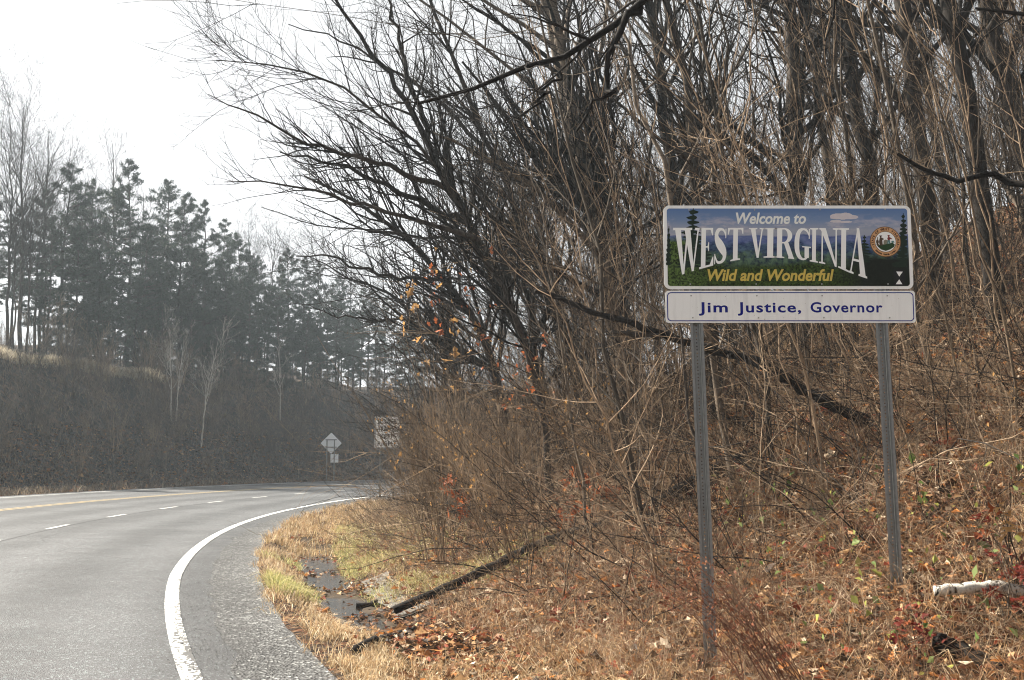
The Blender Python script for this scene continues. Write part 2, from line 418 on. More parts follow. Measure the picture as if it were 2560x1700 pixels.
tag(ditch_sheet('ditch_water', -2.45, -1.60, 188.2, 198.4, lambda X, Y: 0 * X - 0.262, M['water'], 4, ragged=0.05), kind='structure')

# ------------------------------------------------------------------ flat print helpers (signs)
def srgb(r, g_, b_):
    f = lambda c: (c / 255 / 12.92) if c / 255 <= 0.04045 else ((c / 255 + 0.055) / 1.055) ** 2.4
    return (f(r), f(g_), f(b_))
def crossings(poly, y):
    xs = []
    for (x0, y0), (x1, y1) in zip(poly, poly[1:] + poly[:1]):
        if (y0 <= y) != (y1 <= y): xs.append(x0 + (y - y0) * (x1 - x0) / (y1 - y0))
    xs.sort(); return list(zip(xs[::2], xs[1::2]))
def union(iv):
    iv = sorted(iv); out = []
    for a, b_ in iv:
        if out and a <= out[-1][1] + 1e-6: out[-1][1] = max(out[-1][1], b_)
        else: out.append([a, b_])
    return out
def minus(iv, holes):
    for h0, h1 in holes:
        nx = []
        for a, b_ in iv:
            if h1 <= a or h0 >= b_: nx.append([a, b_]); continue
            if h0 > a: nx.append([a, h0])
            if h1 < b_: nx.append([h1, b_])
        iv = nx
    return iv
def scan(polys, holes=(), y0=0.0, y1=1.0, n=90):
    """one outline from overlapping polygons: trapezoids between scan lines -> list of quads"""
    ys = np.linspace(y0, y1, n + 1); e = (y1 - y0) / n * 1e-3
    def at(y): return minus(union([iv for p in polys for iv in crossings(p, y)]), union([iv for p in holes for iv in crossings(p, y)]))
    quads = []
    for j in range(n):
        A = at(ys[j] + e); B = at(ys[j + 1] - e)
        if len(A) == len(B):
            for (a0, a1), (b0, b1) in zip(A, B): quads.append([(a0, ys[j]), (a1, ys[j]), (b1, ys[j + 1]), (b0, ys[j + 1])])
        else:
            for a0, a1 in at(0.5 * (ys[j] + ys[j + 1])): quads.append([(a0, ys[j]), (a1, ys[j]), (a1, ys[j + 1]), (a0, ys[j + 1])])
    return quads
def quads_mesh(name, quads, xf):
    v = [xf(x, y) for q in quads for x, y in q]
    return mesh_np(name, np.array(v), np.arange(len(v)).reshape(-1, 4))
def stroke(pts):
    out = []
    for (x0, y0, w0), (x1, y1, w1) in zip(pts, pts[1:]):
        dx, dy = x1 - x0, y1 - y0; l = math.hypot(dx, dy); nx, ny = -dy / l, dx / l
        out.append([(x0 + nx * w0, y0 + ny * w0), (x1 + nx * w1, y1 + ny * w1), (x1 - nx * w1, y1 - ny * w1), (x0 - nx * w0, y0 - ny * w0)])
    for x, y, w in pts[1:-1]:
        out.append([(x + w * math.cos(a), y + w * math.sin(a)) for a in np.linspace(0, 2 * math.pi, 13)[:-1]])
    return out
def smooth_pts(pts, k=40):
    p = np.array(pts); t = np.arange(len(p)); tt_ = np.linspace(0, len(p) - 1, k)
    out = []
    for x in tt_:
        i = min(int(x), len(p) - 2); f = x - i
        p0, p1, p2, p3 = p[max(i - 1, 0)], p[i], p[i + 1], p[min(i + 2, len(p) - 1)]
        out.append(tuple(0.5 * ((2 * p1) + (-p0 + p2) * f + (2 * p0 - 5 * p1 + 4 * p2 - p3) * f * f + (-p0 + 3 * p1 - 3 * p2 + p3) * f ** 3)))
    return [(a, b_, max(c, 0.015)) for a, b_, c in out]
def rect(x0, y0, x1, y1): return [(x0, y0), (x1, y0), (x1, y1), (x0, y1)]
def ell(cx, cy, rx, ry, n=40): return [(cx + rx * math.cos(a), cy + ry * math.sin(a)) for a in np.linspace(0, 2 * math.pi, n + 1)[:-1]]
sf = 0.045
GL = {
 'I': ([rect(.27, 0, .73, 1), rect(0, 0, 1, sf), rect(0, 1 - sf, 1, 1)], []),
 'T': ([rect(.35, 0, .65, 1), rect(0, 1 - sf, 1, 1), [(0, 1), (.16, 1), (.04, .80), (0, .80)], [(1, 1), (.84, 1), (.96, .80), (1, .80)], rect(.18, 0, .82, sf)], []),
 'E': ([rect(.12, 0, .44, 1), rect(0, 0, .6, sf), rect(0, 1 - sf, .95, 1), [(.95, 1), (.72, 1), (.9, .80), (.95, .80)], rect(.4, .495, .66, .54), [(.68, .40), (.68, .64), (.64, .64), (.56, .52), (.64, .40)], rect(.3, 0, 1, sf), [(1, 0), (.7, 0), (.95, .24), (1, .24)]], []),
 'V': ([[(.1, 1), (.40, 1), (.64, .0), (.50, .0)], [(.80, 1), (.87, 1), (.62, 0), (.52, 0)], rect(0, 1 - sf, .52, 1), rect(.66, 1 - sf, 1, 1)], []),
 'W': ([[(.06, 1), (.27, 1), (.43, 0), (.35, 0)], [(.50, 1), (.555, 1), (.43, 0), (.37, 0)], [(.40, 1), (.61, 1), (.77, 0), (.69, 0)], [(.875, 1), (.925, 1), (.76, 0), (.71, 0)], rect(0, 1 - sf, .68, 1), rect(.78, 1 - sf, 1, 1)], []),
 'N': ([rect(.12, 0, .19, 1), [(.04, 1), (.32, 1), (.89, 0), (.80, 0)], rect(.82, 0, .89, 1), rect(0, 0, .32, sf), rect(0, 1 - sf, .3, 1), rect(.68, 1 - sf, 1, 1)], []),
 'A': ([[(.08, 0), (.15, 0), (.53, 1), (.46, 1)], [(.42, 1), (.56, 1), (.93, 0), (.63, 0)], rect(.24, .29, .72, .335), rect(0, 0, .28, sf), rect(.54, 0, 1, sf)], []),
 'R': ([rect(.12, 0, .38, 1), rect(0, 0, .5, sf), rect(0, 1 - sf, .5, 1), [(.38, .49), (.46, .49)] + [(.46 + .43 * math.cos(a), .745 + .255 * math.sin(a)) for a in np.linspace(-1.57, 1.57, 24)] + [(.38, 1.0)], [(.46, .52), (.70, .52), (1.0, 0), (.74, 0)], rect(.7, 0, 1, sf)], [[(.38, .535), (.46, .535)] + [(.46 + .20 * math.cos(a), .745 + .21 * math.sin(a)) for a in np.linspace(-1.5, 1.5, 20)] + [(.46, .955), (.38, .955)]]),
 'S': (stroke(smooth_pts([(.86, .78, .03), (.74, .92, .04), (.52, .965, .035), (.30, .91, .08), (.20, .77, .13), (.30, .62, .15), (.55, .47, .17), (.76, .32, .15), (.79, .19, .12), (.66, .07, .06), (.46, .035, .035), (.26, .08, .04), (.12, .24, .03)])) + [rect(.84, .70, .90, .98), rect(.07, .02, .13, .30)], []),
 'G': (stroke(smooth_pts([(.88, .78, .03), (.74, .92, .04), (.52, .965, .035), (.30, .88, .09), (.19, .70, .13), (.165, .5, .14), (.19, .30, .13), (.30, .12, .09), (.5, .035, .035), (.68, .06, .035), (.78, .14, .05)])) + [rect(.62, .09, .88, .42), rect(.48, .40, 1, .44), rect(.86, .68, .92, .98)], []),
}
def text_mesh(body, size, offset=0.0, shear=0.0, spacing=1.0):
    cu = bpy.data.curves.new('lettering', 'FONT'); cu.body = body; cu.size = size; cu.offset = offset; cu.shear = shear
    cu.space_character = spacing; cu.resolution_u = 4
    o = bpy.data.objects.new('lettering', cu); COL.objects.link(o)
    dg = bpy.context.evaluated_depsgraph_get(); me = bpy.data.meshes.new_from_object(o.evaluated_get(dg))
    COL.objects.unlink(o); bpy.data.objects.remove(o)
    v = np.empty(len(me.vertices) * 3, np.float32); me.vertices.foreach_get('co', v); return me, v.reshape(-1, 3)
def fit_text(body, x0, x1, z0, z1, y, m, parent, offset=0.0, shear=0.0, spacing=1.0, zlow=None, name='lettering'):
    """flat lettering stretched to a box; z1 is the cap height line, z0 the base line"""
    me, v = text_mesh(body, 1.0, offset, shear, spacing)
    cap = 0.73                                   # cap height of the built-in face
    xs = (v[:, 0] - v[:, 0].min()) / (v[:, 0].max() - v[:, 0].min())
    w = np.stack([x0 + xs * (x1 - x0), np.full(len(v), y), z0 + v[:, 1] / cap * (z1 - z0)], 1)
    me.vertices.foreach_set('co', w.astype(np.float32).ravel()); me.update()
    return obj(name, me, m, parent)
def rounded(w, h, r, n=8):
    pts = []
    for cx, cz, a0 in ((w / 2 - r, h / 2 - r, 0), (-w / 2 + r, h / 2 - r, 90), (-w / 2 + r, -h / 2 + r, 180), (w / 2 - r, -h / 2 + r, 270)):
        for k in range(n + 1):
            a = math.radians(a0 + 90 * k / n); pts.append((cx + r * math.cos(a), cz + r * math.sin(a)))
    return pts
def plate(name, pts, y0, y1, m, parent, cx=0, cz=0):
    k = len(pts); v = [(x + cx, y0, z + cz) for x, z in pts] + [(x + cx, y1, z + cz) for x, z in pts]
    me = bpy.data.meshes.new(name)
    me.from_pydata(v, [], [list(range(k)), list(range(2 * k - 1, k - 1, -1))] + [[i, i + k, (i + 1) % k + k, (i + 1) % k] for i in range(k)])
    me.update(); return obj(name, me, m, parent)
def sheet(name, pts, y, m, parent):
    me = bpy.data.meshes.new(name); me.from_pydata([(x, y, z) for x, z in pts], [], [list(range(len(pts)))]); me.update()
    return obj(name, me, m, parent)
def ring(name, outer, inner, y, m, parent, cx=0, cz=0):
    k = len(outer); v = [(x + cx, y, z + cz) for x, z in outer] + [(x + cx, y, z + cz) for x, z in inner]
    me = bpy.data.meshes.new(name); me.from_pydata(v, [], [[i, (i + 1) % k, (i + 1) % k + k, i + k] for i in range(k)]); me.update()
    return obj(name, me, m, parent)

# ------------------------------------------------------------------ welcome sign
def streaky(name, col, rough=0.4):
    m, n, b = mat(name)
    nz = noise(n, coords(n, 'Object', (14, 1, 1.2)), 1.0, 5, 0.65); sp = noise(n, coords(n), 60, 2)
    c = ramp(n, nz.outputs[0], [(0.35, [x * 0.88 for x in col]), (0.5, col)])
    s2 = ramp(n, sp.outputs[0], [(0.72, (1, 1, 1)), (0.76, (0.5, 0.45, 0.38))]); c = mixc(n, 1.0, c, s2, 'MULTIPLY')
    n.links.new(c, b.inputs['Base Color']); b.inputs['Roughness'].default_value = rough
    return m
M['sign_white'] = streaky('sign_white', (0.88, 0.88, 0.86))
M['print_white'] = simple('print_white', (0.90, 0.90, 0.88), 0.4, mott=0.04)
M['print_cream'] = simple('print_cream', (0.80, 0.81, 0.78), 0.4, mott=0.08, scale=40)
M['print_gold'] = simple('print_gold', (0.62, 0.47, 0.10), 0.4, mott=0.12, scale=30)
M['print_blue'] = simple('print_blue', srgb(10, 22, 125), 0.4, mott=0.1)
M['print_spruce'] = simple('print_spruce', (0.012, 0.024, 0.014), 0.5, mott=0.6, scale=60)
M['galv'] = simple('galvanised', (0.22, 0.23, 0.23), 0.6, 0.3, mott=0.35, scale=30)
M['galv2'] = simple('galvanised_bolt', (0.35, 0.35, 0.33), 0.5, 0.6, mott=0.2, scale=30)
SY = 8.14
SW, SH, GH, GAP = 1.83, 0.625, 0.237, 0.012
cc = pix(1620 + 1178 / 3.373, 480 + 466 / 3.373, SY)
WS = empty('welcome_sign', (float(cc[0]), SY, 0.0))
tag(WS, 'wide blue and green welcome sign with white border on two perforated metal posts', 'sign')
ZC = float(cc[2])
def sx_(x, y):                     # crop pixel -> sign metres
    t = (y - 103) / 722.0; xl = 115 + 25 * t; xr = 2210 + 30 * t
    top = 103 + 12 * (x - 115) / 2095.0
    return ((x - xl) / (xr - xl) - 0.5) * SW, ZC + SH / 2 - (y - top) / (825 - top) * SH
panel = plate('panel', rounded(SW, SH, 0.045), -0.004, 0.0, M['sign_white'], WS, 0, ZC)
# printed landscape
m, n, b = mat('sign_landscape')
tc = coords(n, 'Object'); sp_ = N(n, 'ShaderNodeSeparateXYZ'); n.links.new(tc, sp_.inputs[0])
U = mathn(n, 'ADD', mathn(n, 'DIVIDE', sp_.outputs[0], SW), 0.5)
V = mathn(n, 'ADD', mathn(n, 'DIVIDE', mathn(n, 'SUBTRACT', sp_.outputs[2], ZC), SH), 0.5)
na = noise(n, tc, 5, 6, 0.6).outputs[0]; nb = noise(n, tc, 22, 5, 0.7).outputs[0]; nc = noise(n, coords(n, 'Object', (1, 1, 2.6)), 4.2, 5, 0.6).outputs[0]; nd = noise(n, tc, 70, 4, 0.7).outputs[0]
skyc = ramp(n, V, [(0.55, srgb(150, 156, 175)), (0.70, srgb(158, 163, 178)), (0.82, srgb(118, 140, 175)), (1.0, srgb(82, 115, 165))])
band = ramp(n, V, [(0.60, (0, 0, 0)), (0.72, (1, 1, 1)), (0.80, (0.7, 0.7, 0.7)), (0.92, (0.0, 0, 0))])
cl = ramp(n, nc, [(0.52, (0, 0, 0)), (0.68, (1, 1, 1))]); clf = mixc(n, 1.0, cl, band, 'MULTIPLY')
col = mixc(n, clf, skyc, srgb(205, 195, 200))
def layer(colr, below, thr_amp, noise_s, thr, soft, tilt=0.0):
    # below: where V + noise*amp + tilt*U < thr
    t = mathn(n, 'MULTIPLY_ADD', noise_s, thr_amp); n.nodes[-1].inputs[2].default_value = 0.0
    a = mathn(n, 'ADD', mathn(n, 'ADD', V, t), mathn(n, 'MULTIPLY', U, tilt))
    f = ramp(n, mathn(n, 'SUBTRACT', a, thr - 0.5), [(0.5 - soft, (1, 1, 1)), (0.5 + soft, (0, 0, 0))])
    return mixc(n, f, below, colr)
ne = noise(n, coords(n, 'Object', (1, 1, 2.2)), 11, 6, 0.7).outputs[0]
con = lambda x, a=.38, c_=.62: ramp(n, x, [(a, (0, 0, 0)), (c_, (1, 1, 1))])
far = mixc(n, con(ne), srgb(72, 88, 140), srgb(112, 124, 165)); col = layer(far, col, 0.10, na, 0.69, 0.008)
midm = mixc(n, con(ne), srgb(22, 34, 78), srgb(84, 108, 132)); col = layer(midm, col, 0.30, na, 0.70, 0.02)
val = mixc(n, con(nb), srgb(26, 40, 62), srgb(96, 122, 96)); col = layer(val, col, 0.55, na, 0.70, 0.04)
fgreen = mixc(n, con(nd), srgb(10, 18, 8), srgb(70, 92, 34)); col = layer(fgreen, col, 0.25, na, 0.42, 0.03)
left = ramp(n, mathn(n, 'ADD', U, mathn(n, 'MULTIPLY', na, 0.16)), [(0.18, (1, 1, 1)), (0.27, (0, 0, 0))])
lv = ramp(n, mathn(n, 'ADD', V, mathn(n, 'MULTIPLY', na, 0.2)), [(0.66, (1, 1, 1)), (0.74, (0, 0, 0))])
lf = mixc(n, 1.0, left, lv, 'MULTIPLY'); col = mixc(n, lf, col, mixc(n, con(nd), srgb(10, 18, 8), srgb(96, 120, 58)))
right = ramp(n, mathn(n, 'ADD', U, mathn(n, 'MULTIPLY', na, 0.12)), [(0.72, (0, 0, 0)), (0.86, (1, 1, 1))])
rv = ramp(n, mathn(n, 'ADD', V, mathn(n, 'MULTIPLY', na, 0.18)), [(0.44, (1, 1, 1)), (0.50, (0, 0, 0))])
rf = mixc(n, 1.0, right, rv, 'MULTIPLY'); col = mixc(n, rf, col, mixc(n, nd, srgb(8, 10, 8), srgb(38, 44, 34)))
n.links.new(col, b.inputs['Base Color']); b.inputs['Roughness'].default_value = 0.5; b.inputs['Specular IOR Level'].default_value = 0.1
M['landscape'] = m
PW, PH = SW - 0.052, SH - 0.045
pr = [(x, z + ZC) for x, z in rounded(PW, PH, 0.022)]
pic = sheet('landscape_print', pr, -0.0048, M['landscape'], panel)
# spruces of the print
def spruce(cx, ytop, ybot, wmax, n_l, seed):
    r = np.random.default_rng(seed); polys = [[(cx - 3, ytop), (cx + 3, ytop), (cx + 9, ybot), (cx - 9, ybot)]]
    for i in range(n_l):
        t = (i + 0.5) / n_l; y = ytop + (ybot - ytop) * t ** 0.9
        for sgn in (-1, 1):
            w = wmax * (0.18 + 0.82 * t) * r.uniform(0.55, 1.05); h = (ybot - ytop) / n_l * r.uniform(0.5, 0.9); dip = r.uniform(-0.1, 0.5) * w * 0.5
            polys.append([(cx, y - h * 0.4), (cx + sgn * w * 0.5, y + dip * 0.4 - h * 0.3), (cx + sgn * w, y + dip), (cx + sgn * w * 0.55, y + dip * 0.7 + h * 0.8), (cx, y + h * 0.9)])
    return polys
for nm, (cx, yt, yb, w, nl, sd, x0, x1) in {'a': (372, 128, 640, 230, 13, 1, 165, 640), 'b': (2150, 180, 640, 120, 14, 2, 2040, 2188), 'c': (1822, 365, 600, 95, 9, 3, 1740, 1900), 'd': (168, 280, 620, 45, 8, 4, 148, 260)}.items():
    P_ = [[(min(max(x, x0), x1), y) for x, y in p] for p in spruce(cx, yt, yb, w, nl, sd)]
    q = scan(P_, (), yt, yb, 70)
    obj('spruce_print', quads_mesh('spruce_print', q, lambda x, y: (sx_(x, y)[0], -0.0052, sx_(x, y)[1])), M['print_spruce'], panel)
# clouds of the print
q = scan([ell(1600, 205, 70, 26), ell(1660, 200, 60, 26), ell(1720, 212, 50, 18), ell(1640, 218, 110, 14), ell(1580, 247, 50, 12), ell(1660, 252, 60, 10)], (), 170, 265, 30)
M['print_cloud'] = simple('print_cloud', srgb(205, 198, 202), 0.5, mott=0.12, scale=40)
obj('cloud_print', quads_mesh('cloud_print', q, lambda x, y: (sx_(x, y)[0], -0.0050, sx_(x, y)[1])), M['print_cloud'], panel)
# big arched lettering
bx = [203, 285, 360, 480, 610, 740, 925, 1050, 1150, 1300, 1430, 1500, 1600, 1690, 1845]
by = [722, 702, 676, 642, 606, 577, 557, 556, 561, 578, 601, 615, 641, 683, 737]
for ch, x0, x1 in (('W', 203, 442), ('E', 430, 548), ('S', 548, 666), ('T', 668, 798), ('V', 845, 982), ('I', 972, 1082), ('R', 1064, 1230), ('G', 1228, 1372), ('I', 1362, 1432), ('N', 1440, 1608), ('I', 1602, 1692), ('A', 1688, 1848)):
    polys, holes = GL[ch]
    q = scan(polys, holes, 0, 1, 80)
    def xf(x, y, x0=x0, x1=x1):
        px = x0 + x * (x1 - x0); top = 297 + 10 * (px - 203) / 1640; bot = float(np.interp(px, bx, by))
        a, z = sx_(px, bot + (top - bot) * y); return (a, -0.0058, z)
    obj('letter', quads_mesh('letter', q, xf), M['print_white'], panel)
def tx(body, x0, x1, yb, yt, m, off, sh, sp=1.0):
    a, z0 = sx_(x0, yb); c, _ = sx_(x1, yb); _, z1 = sx_(x0, yt)
    return fit_text(body, a, c, z0, z1, -0.0058, m, panel, off, sh, sp)
tx('Welcome to', 735, 1328, 262, 165, M['print_cream'], 0.028, 0.22)
tx('Wild and Wonderful', 503, 1570, 752, 652, M['print_gold'], 0.028, 0.22)
# seal
cxs, czs = sx_(2000, 424); sr = 0.5 * (sx_(2132, 424)[0] - sx_(1870, 424)[0])
M['seal_tan'] = simple('seal_tan', srgb(205, 158, 112), 0.45, mott=0.08, scale=60)
M['seal_edge'] = simple('seal_edge', srgb(110, 78, 45), 0.5)
M['seal_dark'] = simple('seal_dark', srgb(78, 48, 30), 0.5)
M['seal_green'] = simple('seal_green', srgb(38, 66, 34), 0.5, mott=0.5, scale=150)
M['seal_grey'] = simple('seal_grey', srgb(132, 128, 110), 0.5, mott=0.3, scale=150)
M['seal_brown'] = simple('seal_brown', srgb(80, 62, 46), 0.5, mott=0.3, scale=150)
M['seal_red'] = simple('seal_red', srgb(120, 45, 40), 0.5)
M['seal_teal'] = simple('seal_teal', srgb(88, 128, 128), 0.5)
seal = sheet('seal', [(cxs + x, czs + z) for x, z in ell(0, 0, sr, sr, 64)], -0.0056, M['seal_edge'], panel)
S_ = lambda a, b_: (cxs + a * sr, czs + b_ * sr)
obj_ = lambda name, polys, y, m, y0, y1, nn=40: obj(name, quads_mesh(name, scan(polys, (), y0, y1, nn), lambda x, z: (S_(x, z)[0], y, S_(x, z)[1])), m, panel)
obj_('seal_band', [ell(0, 0, .955, .955, 64)], -0.0060, M['seal_tan'], -.955, .955)
obj_('seal_rim', [ell(0, 0, .70, .70, 64)], -0.0063, M['seal_edge'], -.70, .70)
obj_('seal_field', [ell(0, 0, .66, .66, 64)], -0.0066, M['print_white'], -.66, .66)
obj_('seal_ground', [[(-.52, -.30), (-.4, -.2), (-.1, -.16), (.2, -.12), (.45, -.05), (.6, -.18), (.55, -.34), (.28, -.5), (0, -.6), (-.3, -.5)]], -0.0069, M['seal_green'], -.6, -.05)
obj_('seal_rock', [[(-.14, -.2), (-.12, .08), (0, .14), (.14, .1), (.2, -.12)]], -0.0072, M['seal_grey'], -.2, .14)
obj_('seal_figure', [ell(-.3, .34, .06, .07), rect(-.4, .38, -.2, .41), [(-.42, .0), (-.36, .27), (-.24, .27), (-.1, .2), (-.12, .14), (-.2, .12), (-.18, -.25), (-.38, -.25)], stroke([(-.56, -.2, .03), (-.5, .3, .02)])[0], ell(-.52, .0, .09, .14), ell(-.5, -.2, .07, .08)], -0.0075, M['seal_brown'], -.28, .45)
obj_('seal_figure', [ell(.22, .37, .055, .065), rect(.13, .41, .32, .44), [(.12, .22), (.17, .3), (.29, .3), (.44, .2), (.4, .16), (.3, .18), (.28, .1), (.16, .1)]], -0.0075, M['seal_red'], .08, .46)
obj_('seal_figure', [[(.15, .1), (.29, .1), (.32, -.13), (.22, -.13), (.21, .0), (.18, -.13), (.1, -.13)], [(.34, .0), (.5, .08), (.6, -.04), (.44, -.08)]], -0.0075, M['seal_teal'], -.13, .1)
def arc_text(body, rad, a0, a1, h, top=True):
    ch = list(body)
    for i, c in enumerate(ch):
        if c == ' ': continue
        a = math.radians(a0 + (a1 - a0) * (i + 0.5) / len(ch))
        me, v = text_mesh(c, h * sr / 0.73, 0.012 * sr, 0, 1)
        x = (v[:, 0] - 0.5 * (v[:, 0].min() + v[:, 0].max())) * 0.9; z = v[:, 1] - 0.5 * h * sr
        rot = a - math.pi / 2 if top else a + math.pi / 2
        w = np.stack([cxs + rad * sr * math.cos(a) + x * math.cos(rot) - z * math.sin(rot), np.full(len(v), -0.0066), czs + rad * sr * math.sin(a) + x * math.sin(rot) + z * math.cos(rot)], 1)
        me.vertices.foreach_set('co', w.astype(np.float32).ravel()); me.update(); obj('seal_letter', me, M['seal_dark'], panel)
arc_text('STATE OF WEST VIRGINIA', 0.83, 198, -18, 0.15)
arc_text('MONTANI SEMPER LIBERI', 0.83, 220, 320, 0.09, False)
for a in (204, -24):
    sx0, sz0 = 0.83 * math.cos(math.radians(a)), 0.83 * math.sin(math.radians(a))
    star = [(sx0 + (.06 if k % 2 == 0 else .026) * math.sin(k * math.pi / 5), sz0 + (.06 if k % 2 == 0 else .026) * math.cos(k * math.pi / 5)) for k in range(10)]
    obj_('seal_star', [star], -0.0066, M['seal_dark'], sz0 - .06, sz0 + .06, 16)
# sheeting marks: two white triangles on a dark square
M['print_black'] = simple('print_black', (0.012, 0.012, 0.012), 0.45)
def spoly(name, pts, y, m): return sheet(name, [sx_(x, yy) for x, yy in pts], y, m, panel)
spoly('mark_backing', [(2075, 660), (2165, 660), (2165, 792), (2075, 792)], -0.0053, M['print_black'])
spoly('mark_triangle', [(2092, 676), (2148, 678), (2118, 720)], -0.0058, M['print_white'])
spoly('mark_triangle', [(2118, 742), (2145, 784), (2088, 784)], -0.0058, M['print_white'])
# name plate below
ZG = ZC - SH / 2 - GAP - GH / 2; GX = 0.008
plate2 = plate('name_plate', rounded(SW, GH, 0.022), -0.004, 0.0, M['sign_white'], WS, GX, ZG)
ring('border_line', rounded(SW - 0.022, GH - 0.022, 0.030), rounded(SW - 0.036, GH - 0.036, 0.024), -0.0048, M['print_blue'], plate2, GX, ZG)
gx = lambda x: GX + ((x - 137) / 2112.0 - 0.5) * SW
gz = lambda y: ZG + GH / 2 - (y - 838) / 272.0 * GH
for body, x0, x1 in (('Jim', 416, 662), ('Justice,', 745, 1282), ('Governor', 1362, 1970)):
    fit_text(body, gx(x0), gx(x1), gz(1020), gz(932), -0.0048, M['print_blue'], plate2, 0.022, 0, 1.12)
def bolt(parent, x, z, y0=-0.004):
    a = np.linspace(0, 2 * math.pi, 9)[:-1]; v = [(x + .006 * math.cos(t), y0, z + .006 * math.sin(t)) for t in a] + [(x + .005 * math.cos(t), y0 - .005, z + .005 * math.sin(t)) for t in a]
    me = bpy.data.meshes.new('bolt'); me.from_pydata(v, [], [[i, (i + 1) % 8, (i + 1) % 8 + 8, i + 8] for i in range(8)] + [list(range(8, 16))]); me.update()
    return obj('bolt', me, M['galv2'], parent)
for x in (335, 890, 1445, 1996): bolt(panel, *sx_(x, 146 if x > 400 else 142))
for x in (358, 913, 1466, 2024): bolt(panel, *sx_(x, 782))
for x, xx in ((354, 365), (910, 920), (1463, 1472), (2015, 2028)): bolt(plate2, gx(x), gz(880)); bolt(plate2, gx(xx), gz(1067))
# perforated hat-section posts
def post(xt, yt, xb, yb, wpx, name='post', parent=WS, Y=SY, ztop=None, zbot=None, label=None):
    A = pix(xt, yt, Y); B = pix(xb, yb, Y); lean = (A[0] - B[0]) / (A[2] - B[2])
    ztop = ZC + SH / 2 - 0.06 if ztop is None else ztop
    zb = float(ground(B[0], B[1])) - 0.5
    hw = wpx / 2
    # hat profile (x, y): flanges in front, web recessed
    prof = [(-hw, .002), (-hw * .62, .002), (-hw * .42, .036), (hw * .42, .036), (hw * .62, .002), (hw, .002)]
    v, f = [], []
    def P(x, y, z): v.append((A[0] + lean * (z - A[2]) + x - WS.location[0], y, z)); return len(v) - 1
    for (x0, y0), (x1, y1), in ((prof[0], prof[1]), (prof[1], prof[2]), (prof[3], prof[4]), (prof[4], prof[5])):
        f.append([P(x0, y0, zb), P(x1, y1, zb), P(x1, y1, ztop), P(x0, y0, ztop)])
    # web with a row of real holes, one per inch
    pitch = 0.0254; nh = int((ztop - zb) / pitch); xl, xr = prof[2][0], prof[3][0]; r = .0053; y = .036
    for i in range(nh):
        z0 = zb + i * pitch; z1 = z0 + pitch; zc_ = 0.5 * (z0 + z1)
        oc = [P(r * math.cos(a), y, zc_ + r * math.sin(a)) for a in np.radians(np.arange(22.5, 382, 45))]
        c = [P(xr, y, z1), P(xl, y, z1), P(xl, y, z0), P(xr, y, z0)]
        f += [[c[0], oc[1], oc[0]], [c[0], c[1], oc[2], oc[1]], [c[1], oc[3], oc[2]], [c[1], c[2], oc[4], oc[3]], [c[2], oc[5], oc[4]], [c[2], c[3], oc[6], oc[5]], [c[3], oc[7], oc[6]], [c[3], c[0], oc[0], oc[7]]]
    me = bpy.data.meshes.new(name); me.from_pydata(v, [], f); me.update()
    return obj(name, me, M['galv'], parent)
post(1742, 810, 1778, 1670, 0.094)
post(2205, 814, 2241, 1440, 0.090)

# ------------------------------------------------------------------ signs farther along
def back_post(parent, x, y, z0, z1, w=0.07, name='post'):
    v, f = [], []
    for z in (z0, z1):
        for px, py in ((-w / 2, 0), (-w / 4, 0), (-w / 5, .035), (w / 5, .035), (w / 4, 0), (w / 2, 0), (w / 2, .006), (w / 4 + .006, .006), (w / 5 + .004, .041), (-w / 5 - .004, .041), (-w / 4 - .006, .006), (-w / 2, .006)): v.append((x + px, y + py, z))
    f = [[i, (i + 1) % 12, (i + 1) % 12 + 12, i + 12] for i in range(12)]
    me = bpy.data.meshes.new(name); me.from_pydata(v, [], f); me.update(); return obj(name, me, M['galv'], parent)
DY = 71.0
M['alu'] = simple('aluminium', (0.80, 0.82, 0.84), 0.5, 0.0, mott=0.08)
c = pix(828, 1108, DY); gzd = float(ground(c[0], DY))
DS = empty('warning_sign', (float(c[0]), DY, gzd)); tag(DS, 'bare back of a diamond warning sign on two posts beyond the road', 'sign')
h = float(c[2]) - gzd; hd = 26.5 * DY / F
dia = [(hd * (1 - .04), hd * .04), (hd * .04, hd * (1 - .04)), (-hd * .04, hd * (1 - .04)), (-hd * (1 - .04), hd * .04), (-hd * (1 - .04), -hd * .04), (-hd * .04, -hd * (1 - .04)), (hd * .04, -hd * (1 - .04)), (hd * (1 - .04), -hd * .04)]
plate('diamond_panel', dia, 0, .004, M['alu'], DS, 0, h)
back_post(DS, -.25, -.10, -.4, h + .2); back_post(DS, .22, -.10, -.4, h + .2)
for dz in (.22, -.25): plate('crossbar', rect(-.36, -.03, .36, .03), -.05, -.003, M['galv'], DS, 0, h + dz)
plate('speed_plate', rounded(.5, .53, .03), -.004, 0, M['alu'], DS, .22, h - 37.5 * DY / F)
TY = 42.7
c = pix(968, 1080, TY); gzt = float(ground(c[0], TY))
TS = empty('traffic_sign', (float(c[0]), TY, gzt)); tag(TS, 'white slower traffic keep right sign half hidden behind bare roadside brush', 'sign')
h = float(c[2]) - gzt
tp = plate('panel', rounded(.95, 1.22, .05), -.004, 0, M['sign_white'], TS, 0, h)
ring('border_line', rounded(.91, 1.18, .04), rounded(.88, 1.15, .03), -.008, M['print_black'], tp, 0, h)
for i, t in enumerate(('SLOWER', 'TRAFFIC', 'KEEP', 'RIGHT')):
    w = .36 if i != 2 else .26
    fit_text(t, -w, w, h + .32 - i * .28, h + .49 - i * .28, -.008, M['print_black'], tp, .02)
back_post(TS, -.25, .002, -.4, h + .5); back_post(TS, .25, .002, -.4, h + .5)

